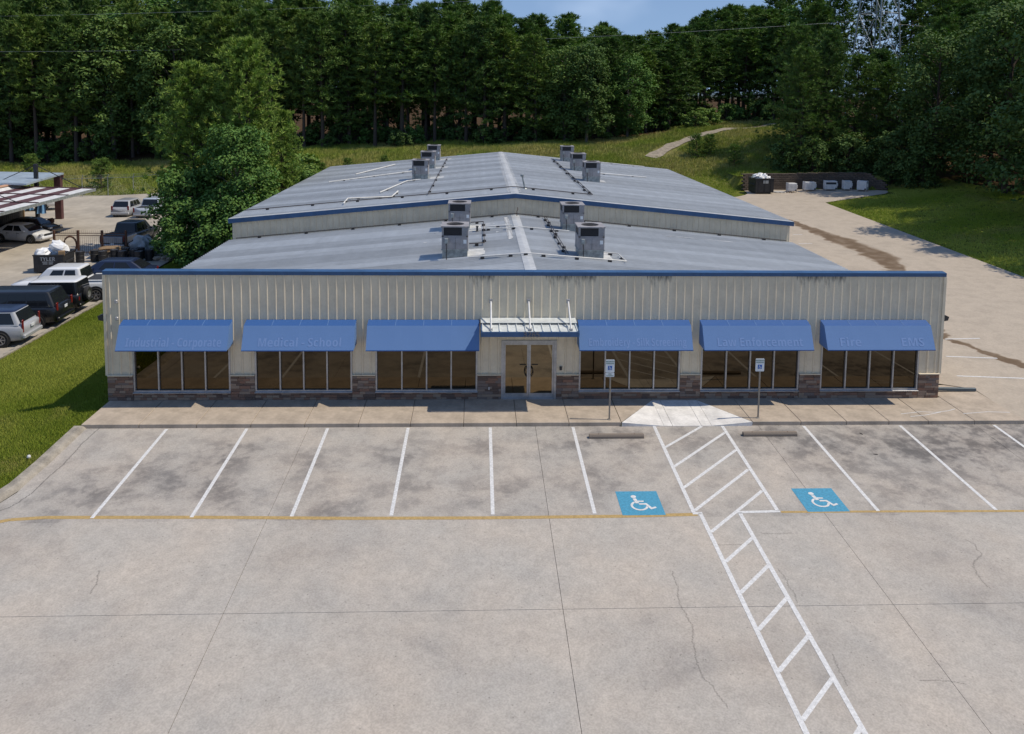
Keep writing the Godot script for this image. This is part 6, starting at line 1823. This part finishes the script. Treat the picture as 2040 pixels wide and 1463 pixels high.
# pine: h height, base fraction where the crown starts, rad crown radius
func pine_meshes(h: float, base: float, rad: float, nb: int, nt: int, ln: float, wd: float, nn: int, full := 0.75) -> Array:
	var tr := MB.new()
	var lean := Vector3(rng.randf_range(-0.4, 0.4), 0, rng.randf_range(-0.4, 0.4))
	var pts := []; var rr := []
	var r0 := 0.012 * h + 0.03
	for k in 7:
		var u := k / 6.0
		pts.append(Vector3(0, h * 0.96 * u, 0) + lean * u * u); rr.append(lerpf(r0, 0.03, pow(u, 0.85)))
	tr.tube(pts, rr, 7)
	var cr := leafmb()
	for i in nb:
		var u := pow((i + rng.randf()) / nb, 0.92)
		var y := h * (base + (1.0 - base) * u)
		var pr := lerpf(full, 1.0, clampf(u / 0.28, 0, 1)) * (1.0 if u < 0.28 else pow(1.0 - (u - 0.28) / 0.73, 0.52))
		var r := rad * pr * rng.randf_range(0.55, 1.12) + 0.15
		var az := i * 2.39996 + rng.randf_range(-0.5, 0.5)
		var out := Vector3(cos(az), 0, sin(az))
		var o := Vector3(0, y, 0) + lean * pow(y / h, 2.0)
		var rise := lerpf(-0.10, 0.75, u) + rng.randf_range(-0.15, 0.2)
		var e := o + out * r + Vector3(0, r * rise, 0)
		var bow := Vector3(0, -0.12 * r, 0)
		tr.tube([o, o.lerp(e, 0.5) + bow, e], [0.018 + 0.012 * r, 0.02, 0.008], 4, false)
		for k in nt:
			var s := lerpf(0.30, 1.03, (k + rng.randf()) / nt)
			var sp := 0.26 * r * (0.45 + s * 0.6)
			var p := o.lerp(e, s) + bow * 4.0 * s * (1.0 - s) + Vector3(rng.randf_range(-sp, sp), rng.randf_range(-0.5, 0.7) * sp * 0.7, rng.randf_range(-sp, sp))
			shade(cr, 0.70, 1.35)
			tuft(cr, p, (out * 0.45 + Vector3.UP * 0.75 + dir3() * 0.3).normalized(), ln, wd, nn, 0.95)
	for k in int(nb * 0.14):
		shade(cr, 0.8, 1.3)
		tuft(cr, Vector3(0, h * rng.randf_range(0.93, 1.0), 0) + lean + dir3() * 0.25, Vector3.UP, ln, wd, nn + 3, 0.8)
	return [tr.mesh(), cr.mesh()]
# broadleaf: lumps of leaves on limbs
func broad_meshes(h: float, rx: float, lumps: int, leaves: int, size: float, low: float) -> Array:
	var tr := MB.new(); var cr := leafmb()
	var r0 := 0.014 * h + 0.04
	tr.tube([Vector3(0, 0, 0), Vector3(0.1, h * 0.3, 0.05), Vector3(-0.05, h * 0.6, 0.1), Vector3(0.0, h * 0.9, 0)], [r0, r0 * 0.8, r0 * 0.5, 0.03], 8)
	for i in lumps:
		var u := (i + rng.randf()) / lumps
		var y := h * lerpf(low, 0.97, u)
		var v := (y / h - low) / (1.0 - low)
		var pr := sqrt(maxf(0.0, 1.0 - pow(v * 2.0 - 0.85, 2.0) / 1.4))
		var az := i * 2.39996 + rng.randf_range(-0.6, 0.6)
		var r := rx * pr * rng.randf_range(0.45, 1.0)
		var c := Vector3(cos(az) * r, y, sin(az) * r)
		tr.tube([Vector3(0, maxf(h * 0.15, y - r * 0.7), 0), c * Vector3(0.5, 1, 0.5) - Vector3(0, r * 0.2, 0), c], [0.05, 0.03, 0.01], 4, false)
		var lr := rx * rng.randf_range(0.26, 0.42)
		for k in leaves:
			if k % 5 == 0: shade(cr, 0.65, 1.4, 0.15)
			var d := dir3()
			if d.y < 0.0 and rng.randf() < 0.5: d.y = -d.y
			var p := c + d * lr * pow(rng.randf(), 0.38) * Vector3(1, 0.75, 1)
			var n := (d * 0.6 + Vector3.UP * 0.5 + dir3() * 0.7).normalized()
			var a := n.cross(dir3()).normalized(); var b := n.cross(a)
			var s := size * rng.randf_range(0.6, 1.25)
			cr.quad(p - a * s, p - b * s * 0.55, p + a * s, p + b * s * 0.55)
	return [tr.mesh(), cr.mesh()]
func tree(called: String, label: String, cat: String, group: String, ms: Array, at: Vector3, sc: Vector3, turn: float, leaf: Material, bark: Material) -> Node3D:
	var t := thing(called, label, cat, at, turn, group)
	t.scale = sc
	put("trunk", ms[0], bark, t)
	put("crown", ms[1], leaf, t)
	return t

var seen := {}
func nth(kind: String, ri: int, sec: String) -> String:
	if ri > 1: return ""
	var k := kind + str(ri) + sec
	seen[k] = int(seen.get(k, 0)) + 1
	var w := ["first", "second", "third", "fourth", "fifth", "sixth", "seventh", "eighth", "ninth", "tenth", "eleventh", "twelfth", "thirteenth", "fourteenth", "fifteenth", "sixteenth"]
	return w[mini(seen[k] - 1, 15)] + " from left, "
func trees() -> void:
	rng.seed = 4242
	# kinds used in the wood
	var kinds := []
	for k in 6: kinds.append(pine_meshes(18.0, [0.30, 0.22, 0.38, 0.16, 0.44, 0.26][k], [2.9, 3.2, 2.6, 3.3, 2.7, 3.0][k], 92, 11, 0.62, 0.075, 7))
	var broads := []
	for k in 3: broads.append(broad_meshes(15.0, [4.0, 3.6, 4.4][k], 58, 190, 0.20, 0.14))
	# the skyline of the wood: height of the tree tops by bearing from the building's front (x per metre of depth)
	var bx := [-0.62, -0.56, -0.36, -0.18, -0.11, -0.02, 0.03, 0.065, 0.10, 0.155, 0.19, 0.22, 0.27, 0.33, 0.42, 0.52, 0.70]
	var bt := [0.118, 0.118, 0.118, 0.112, 0.108, 0.110, 0.104, 0.088, 0.088, 0.078, 0.066, 0.072, 0.096, 0.112, 0.126, 0.14, 0.15]
	var n := 0
	var rows := [[0.0, 3.3, 0.62, 0.80], [4.5, 3.4, 0.78, 0.95], [9.5, 3.8, 0.90, 1.02], [15.5, 4.4, 0.95, 1.04], [23.0, 5.4, 0.98, 1.04]]
	var words := ["wood's front row", "wood's second row", "wood's third row", "inner wood", "deep wood"]
	for ri in rows.size():
		var row: Array = rows[ri]
		var x: float = -82.0 - row[0] * 0.4
		while x < 82.0 + row[0] * 0.3:
			x += row[1] * rng.randf_range(0.7, 1.3)
			var edge := -79.0
			if x < -38.0: edge = -83.0
			elif x > -12.0 and x < 14.0: edge = -77.5
			elif x >= 14.0 and x < 30.0: edge = lerpf(-78.0, -90.0, (x - 14.0) / 16.0)
			elif x >= 30.0: edge = -93.0
			if x > 44.0: edge = lerpf(-93.0, -72.0, clampf((x - 44.0) / 6.0, 0, 1))
			var z: float = edge - row[0] + rng.randf_range(-1.8, 1.8)
			if x > 45.0 and x < 59.0 and z > -87.0: continue
			var dist := 29.36 - z
			var top := 11.26 + dist * table(bx, bt, (x + 2.0) / dist) * rng.randf_range(row[2], row[3])
			if ri >= 1: top += rng.randf_range(-1.6, 0.6)
			var y := H(x, z) - 0.15
			var hh := clampf(top - y, 8.0, 27.0)
			var sec := "behind the left yard" if x < -38.0 else ("behind the big roadside tree" if x < -16.0 else ("behind the left roof slope" if x < 0.0 else ("behind the right roof slope" if x < 18.0 else ("beside the dirt track" if x < 40.0 else "behind the retaining wall"))))
			var broad := rng.randf() < (0.42 if x < -40.0 else (0.10 if ri < 2 else 0.04))
			if broad:
				var sc := hh / 15.0 * rng.randf_range(0.85, 0.98)
				tree("broadleaf_tree", "%sleafy broadleaf tree in the %s %s" % [nth("b", ri, sec), words[ri], sec], "tree", "broadleaf trees of the wood", broads[rng.randi() % 3], Vector3(x, y, z), Vector3(sc * 1.05, sc, sc * 1.05), rng.randf() * TAU, M.leaf[[1, 4, 0][rng.randi() % 3]], M.bark_pale)
			else:
				var sc := hh / 18.0
				var wd := rng.randf_range(1.0, 1.5)
				tree("pine_tree", "%sdark pine in the %s %s" % [nth("p", ri, sec), words[ri], sec], "tree", "pines of the wood", kinds[rng.randi() % 6], Vector3(x, y, z), Vector3(wd, sc, wd), rng.randf() * TAU, M.leaf[[0, 1, 0, 2][rng.randi() % 4]], M.bark)
			n += 1
	# understorey along the edge of the wood
	var bush := []
	for k in 3: bush.append(broad_meshes(2.6, 1.5, 16, 90, 0.17, 0.12))
	var x := -80.0
	while x < 44.0:
		x += rng.randf_range(1.1, 2.1)
		var edge := -77.6
		if x < -38.0: edge = -81.0
		elif x > -12.0 and x < 14.0: edge = -76.2
		elif x >= 14.0: edge = lerpf(-77.0, -92.0, clampf((x - 14.0) / 16.0, 0, 1))
		var z := edge + rng.randf_range(-6.5, 1.0)
		var sc := rng.randf_range(0.6, 1.5)
		tree("undergrowth_bush", "low dark bush at the foot of the wood %s" % ("behind the left yard" if x < -38.0 else ("behind the big roadside tree" if x < -16.0 else ("behind the roof" if x < 18.0 else "beside the dirt track"))), "bush", "bushes along the edge of the wood", bush[rng.randi() % 3], Vector3(x, H(x, z) - 0.1, z), Vector3.ONE * sc, rng.randf() * TAU, M.leaf[[1, 0, 4][rng.randi() % 3]], M.bark)
	# the big group left of the warehouse: two pines behind, leafy trees in front
	var big := [pine_meshes(15.2, 0.14, 3.5, 150, 17, 0.42, 0.055, 12, 0.9), pine_meshes(13.8, 0.10, 3.2, 140, 16, 0.42, 0.055, 12, 0.9)]
	tree("pine_tree", "tall bright green pine of the group left of the warehouse", "tree", "", big[0], Vector3(-19.6, H(-19.6, -33.5) - 0.1, -33.5), Vector3(1, 1, 1), 0.4, M.leaf[5], M.bark)
	tree("pine_tree", "second, lower bright pine on the left of the big tree group", "tree", "", big[1], Vector3(-23.6, H(-23.6, -34.0) - 0.1, -34.0), Vector3(1, 1, 1), 2.1, M.leaf[5], M.bark)
	tree("pine_tree", "small pine leaning out right of the big tree group", "tree", "", big[1], Vector3(-17.6, H(-17.6, -36.0) - 0.1, -36.0), Vector3(0.62, 0.70, 0.62), 4.0, M.leaf[5], M.bark)
	var lf := [broad_meshes(9.6, 3.0, 60, 260, 0.145, 0.08), broad_meshes(6.4, 2.6, 48, 240, 0.14, 0.04), broad_meshes(4.2, 2.3, 34, 220, 0.13, 0.02)]
	tree("broadleaf_tree", "bright leafy tree in the middle of the group left of the warehouse", "tree", "", lf[0], Vector3(-19.2, H(-19.2, -29.8) - 0.1, -29.8), Vector3(0.92, 0.95, 0.92), 0.7, M.leaf[4], M.bark_pale)
	tree("broadleaf_tree", "rounded leafy tree at the left of the big tree group", "tree", "", lf[1], Vector3(-23.2, H(-23.2, -30.6) - 0.1, -30.6), Vector3(1.05, 1.0, 1.05), 2.9, M.leaf[4], M.bark_pale)
	tree("leafy_shrub", "leafy shrub reaching the ground before the big tree group", "shrub", "", lf[2], Vector3(-21.3, H(-21.3, -28.2) - 0.1, -28.2), Vector3(1.1, 1.0, 1.0), 5.0, M.leaf[4], M.bark_pale)
	tree("leafy_shrub", "leafy shrub between the big tree group and the roof edge", "shrub", "", lf[2], Vector3(-18.2, H(-18.2, -27.2) - 0.1, -27.2), Vector3(0.9, 1.0, 0.9), 1.0, M.leaf[4], M.bark_pale)
	tree("leafy_shrub", "tall leafy shrub beside the warehouse eave", "shrub", "", lf[1], Vector3(-17.4, H(-17.4, -38.0) - 0.1, -38.0), Vector3(0.8, 0.85, 0.8), 1.9, M.leaf[4], M.bark_pale)
	tree("leafy_shrub", "leafy shrub at the rear left corner of the warehouse", "shrub", "", lf[1], Vector3(-18.0, H(-18.0, -46.0) - 0.1, -46.0), Vector3(0.9, 0.75, 0.9), 3.3, M.leaf[3], M.bark_pale)
	# trees on the right
	var rp := []
	for k in 3: rp.append(pine_meshes(15.0, [0.10, 0.14, 0.06][k], [3.4, 3.2, 3.7][k], 120, 14, 0.5, 0.05, 9, 0.95))
	var rs := [[33.6, -60.5, 13.5], [36.8, -61.8, 15.0], [40.4, -62.5, 12.2], [43.8, -61.5, 11.6], [47.2, -60.0, 13.0], [35.0, -66.0, 14.5], [39.2, -68.0, 12.0], [45.5, -67.0, 11.5], [51.0, -64.0, 15.5]]
	var rl := ["leftmost pine above the retaining wall", "tallest pine above the retaining wall, left of the tower", "pine above the retaining wall below the tower", "pine right of the tower above the retaining wall", "bushy pine near the right end of the retaining wall", "pine half hidden behind the leftmost pine of the wall", "pine behind the tallest pine of the retaining wall", "pine behind the tower-side pines", "pine behind the right end of the retaining wall"]
	for i in rs.size():
		var q: Array = rs[i]
		tree("pine_tree", rl[i], "tree", "pines above the retaining wall", rp[i % 3], Vector3(q[0], H(q[0], q[1]) - 0.15, q[1]), Vector3(1.0, q[2] / 15.0, 1.0), i * 1.3, M.leaf[[0, 1, 0][i % 3]], M.bark)
	var rb := [broad_meshes(16.0, 4.6, 66, 210, 0.19, 0.10), broad_meshes(5.0, 2.4, 30, 130, 0.18, 0.03)]
	var side := [[44.5, -53.0, 15.5], [48.5, -50.0, 18.0], [46.5, -44.5, 17.5], [47.0, -38.0, 18.0], [43.0, -31.5, 18.5], [42.5, -25.0, 18.5], [43.5, -18.5, 16.0], [52.5, -46.0, 18.5], [52.0, -34.0, 18.0], [51.0, -22.0, 17.0], [53.5, -55.0, 18.0]]
	for i in side.size():
		var q: Array = side[i]
		var s: float = q[2] / 16.0
		tree("broadleaf_tree" if i % 2 == 0 else "pine_tree", "%s on the shady right bank, %s" % ["dark broadleaf tree" if i % 2 == 0 else "tall dark pine", ["beside the wall's end", "second behind the wall's end", "third along the lawn", "fourth along the lawn", "fifth along the lawn", "sixth along the lawn", "nearest the lot", "in the back row by the wall", "in the back row's middle", "in the back row near the lot", "in the far corner"][i]], "tree", "trees on the right bank", rb[0] if i % 2 == 0 else rp[i % 3], Vector3(q[0], H(q[0], q[1]) - 0.15, q[1]), Vector3(s, s, s) if i % 2 == 0 else Vector3(1.15, q[2] / 15.0, 1.15), i * 2.1, M.leaf[1], M.bark)
	for q: Array in [[41.2, -55.2, 0.75, "bush at the right end of the retaining wall"], [43.2, -52.6, 0.9, "bush on the bank right of the retaining wall"], [42.6, -57.6, 1.1, "bush behind the right end of the retaining wall"], [34.6, -59.4, 0.8, "bush under the leftmost pines of the retaining wall"], [38.2, -58.8, 0.9, "bush under the middle pines of the retaining wall"], [31.6, -60.4, 0.7, "bush at the left foot of the retaining wall pines"]]:
		tree("undergrowth_bush", q[3], "bush", "bushes by the retaining wall", rb[1], Vector3(q[0], H(q[0], q[1]) - 0.1, q[1]), Vector3.ONE * q[2], q[0], M.leaf[1], M.bark)
	# young pines and bushes in the meadow
	var young := pine_meshes(3.2, 0.03, 1.15, 46, 8, 0.30, 0.035, 8, 1.0)
	for q: Array in [[23.4, -66.2, 0.8, "left of three young pines below the dirt track"], [25.0, -66.6, 0.72, "middle of three young pines below the dirt track"], [27.0, -63.0, 0.7, "right young pine below the dirt track"], [-44.3, -64.5, 1.0, "young pine behind the chain-link fence"], [-56.0, -72.0, 0.8, "young pine at the far left edge of the meadow"], [-18.8, -58.0, 0.75, "young pine behind the left corner of the warehouse roof"], [-16.4, -62.0, 0.5, "small young pine in the meadow left of the roof"], [-12.5, -62.5, 0.45, "tiny young pine in the meadow behind the left roof"]]:
		tree("young_pine", q[3], "young pine", "young pines in the meadow", young, Vector3(q[0], H(q[0], q[1]) - 0.05, q[1]), Vector3(q[2] * 1.2, q[2], q[2] * 1.2), q[0], M.leaf[3], M.bark)
	for q: Array in [[-20.6, -57.0, 1.5, "large bright bush behind the left corner of the warehouse"], [-18.2, -54.0, 1.1, "bright bush just left of the warehouse roof"], [-22.5, -60.0, 1.3, "bright bush beside the big tree group"], [27.4, -82.0, 0.9, "left bush above the dirt track"], [29.6, -84.0, 1.0, "right bush above the dirt track"], [-4.0, -64.0, 0.5, "low bush behind the left air conditioners"]]:
		tree("meadow_bush", q[3], "bush", "bushes in the rear meadow", bush[0], Vector3(q[0], H(q[0], q[1]) - 0.1, q[1]), Vector3(1.3, 1.0, 1.3) * q[2], q[0], M.leaf[3], M.bark)

func grass() -> void:
	rng.seed = 99
	var tuft_mesh := func(n: int, hgt: float, spread: float, wd: float) -> ArrayMesh:
		var mb := leafmb()
		for k in n:
			var t := rng.randf_range(0.75, 1.25); mb.col = Color(t * rng.randf_range(0.9, 1.15), t, t * 0.9)
			var p := Vector3(rng.randf_range(-spread, spread), 0, rng.randf_range(-spread, spread))
			var d := Vector3(rng.randf_range(-0.6, 0.6), 1, rng.randf_range(-0.6, 0.6)).normalized()
			var a := rng.randf() * TAU
			var s := Vector3(cos(a), 0, sin(a)) * wd
			mb.tri(p - s, p + s, p + d * hgt * rng.randf_range(0.6, 1.2))
		return mb.mesh()
	var lawn: ArrayMesh = tuft_mesh.call(10, 0.085, 0.09, 0.010)
	var tall: ArrayMesh = tuft_mesh.call(14, 0.42, 0.22, 0.022)
	var mid: ArrayMesh = tuft_mesh.call(12, 0.16, 0.20, 0.022)
	var f := FastNoiseLite.new(); f.seed = 12; f.frequency = 0.08; f.fractal_octaves = 3
	var scatter := func(called: String, label: String, mesh: ArrayMesh, r: Rect2, count: int, test: Callable, ca: Color, cb: Color, lo: float, hi: float) -> void:
		var tf := []; var cl := []
		for k in count:
			var x := rng.randf_range(r.position.x, r.end.x); var z := rng.randf_range(r.position.y, r.end.y)
			if not test.call(x, z): continue
			var s := rng.randf_range(lo, hi)
			tf.append(Transform3D(Basis(Vector3.UP, rng.randf() * TAU).scaled(Vector3(s, s * rng.randf_range(0.8, 1.2), s)), Vector3(x, H(x, z) - 0.055, z)))
			var dryness := smoothstep(0.22, 0.5, f.get_noise_2d(x * 1.7 + 40.0, z * 1.7)) * 0.6
			cl.append(ca.lerp(cb, clampf(0.5 + 1.5 * f.get_noise_2d(x, z) + rng.randf_range(-0.35, 0.35), 0, 1)).lerp(Color(0.40, 0.34, 0.14), dryness * rng.randf()))
		var mm := MultiMesh.new()
		mm.transform_format = MultiMesh.TRANSFORM_3D
		mm.use_colors = true
		mm.mesh = mesh
		mm.instance_count = tf.size()
		for k in tf.size():
			mm.set_instance_transform(k, tf[k]); mm.set_instance_color(k, cl[k])
		var o := MultiMeshInstance3D.new()
		o.multimesh = mm
		o.material_override = M.grass
		o.name = called
		o.set_meta("kind", "stuff"); o.set_meta("label", label); o.set_meta("category", "grass")
		add_child(o)
	scatter.call("lawn_grass", "short green lawn left of the building", lawn, Rect2(-23.7, -46, 8.45, 54.2), 90000, func(x: float, z: float) -> bool:
		if x > -15.35: return false
		if z > 5.5: return (x < -15.75 and z < 6.9) or (x < -16.4 and z < 7.6) or (x < -17.6 and z < 8.0) or (x < -15.5 and z < 6.1)
		return true, Color(0.20, 0.265, 0.035), Color(0.33, 0.37, 0.075), 0.8, 1.3)
	scatter.call("bank_grass", "mown grass bank on the right of the drive", mid, Rect2(31.1, -58, 16, 62), 30000, func(x: float, z: float) -> bool:
		if z < -47.0: return x > 39.4 or (z > -50.0 and x > 31.2 + (-47.6 - z) * 3.0)
		return true, Color(0.25, 0.33, 0.045), Color(0.40, 0.44, 0.09), 0.6, 1.1)
	scatter.call("rear_lawn_grass", "mown grass behind the right rear corner of the warehouse", mid, Rect2(8, -66, 20, 20.5), 16000, func(x: float, z: float) -> bool:
		return not (z > -57.5 and x > table([-57.0, -50.0, -46.0], [26.0, 22.4, 15.4], z) - 0.2), Color(0.22, 0.29, 0.04), Color(0.36, 0.40, 0.08), 0.6, 1.2)
	scatter.call("meadow_grass", "tall dry meadow grass on the rear slope", tall, Rect2(-66, -92, 112, 46), 75000, func(x: float, z: float) -> bool:
		if x < -24.0 and z > -62.3: return false
		if x > 8.0 and x < 26.0 and z > -60.0: return false
		if x >= 25.0 and z > table(WALL_X, WALL_Z, x) - 1.2: return false
		if x > 16.0 and x < 43.0:
			for q: Array in [[17.9, -65.5, 25.2, -74.0], [25.2, -74.0, 33.0, -80.5], [33.0, -80.5, 41.0, -88.5]]:
				if Geometry2D.get_closest_point_to_segment(Vector2(x, z), Vector2(q[0], q[1]), Vector2(q[2], q[3])).distance_to(Vector2(x, z)) < 1.15: return false
		return z > -80.0 or x > 25.0, Color(0.27, 0.33, 0.06), Color(0.44, 0.40, 0.15), 0.6, 1.25)
	# weeds in the joint along the kerb
	var weed: ArrayMesh = tuft_mesh.call(8, 0.07, 0.05, 0.010)
	scatter.call("kerb_weeds", "weeds growing in the joint along the kerb", weed, Rect2(-2.0, 2.215, 19.0, 0.06), 420, func(x: float, z: float) -> bool: return (x > 9.0 or f.get_noise_2d(x * 6.0, 3.0) > 0.12) and not (x > 2.9 and x < 7.5), Color(0.07, 0.11, 0.02), Color(0.12, 0.13, 0.035), 0.5, 1.2)
	scatter.call("joint_grass", "grass growing in the right-hand slab joint", weed, Rect2(15.32, 2.3, 0.04, 5.0), 260, func(_x: float, _z: float) -> bool: return true, Color(0.08, 0.12, 0.02), Color(0.13, 0.14, 0.04), 0.4, 0.9)
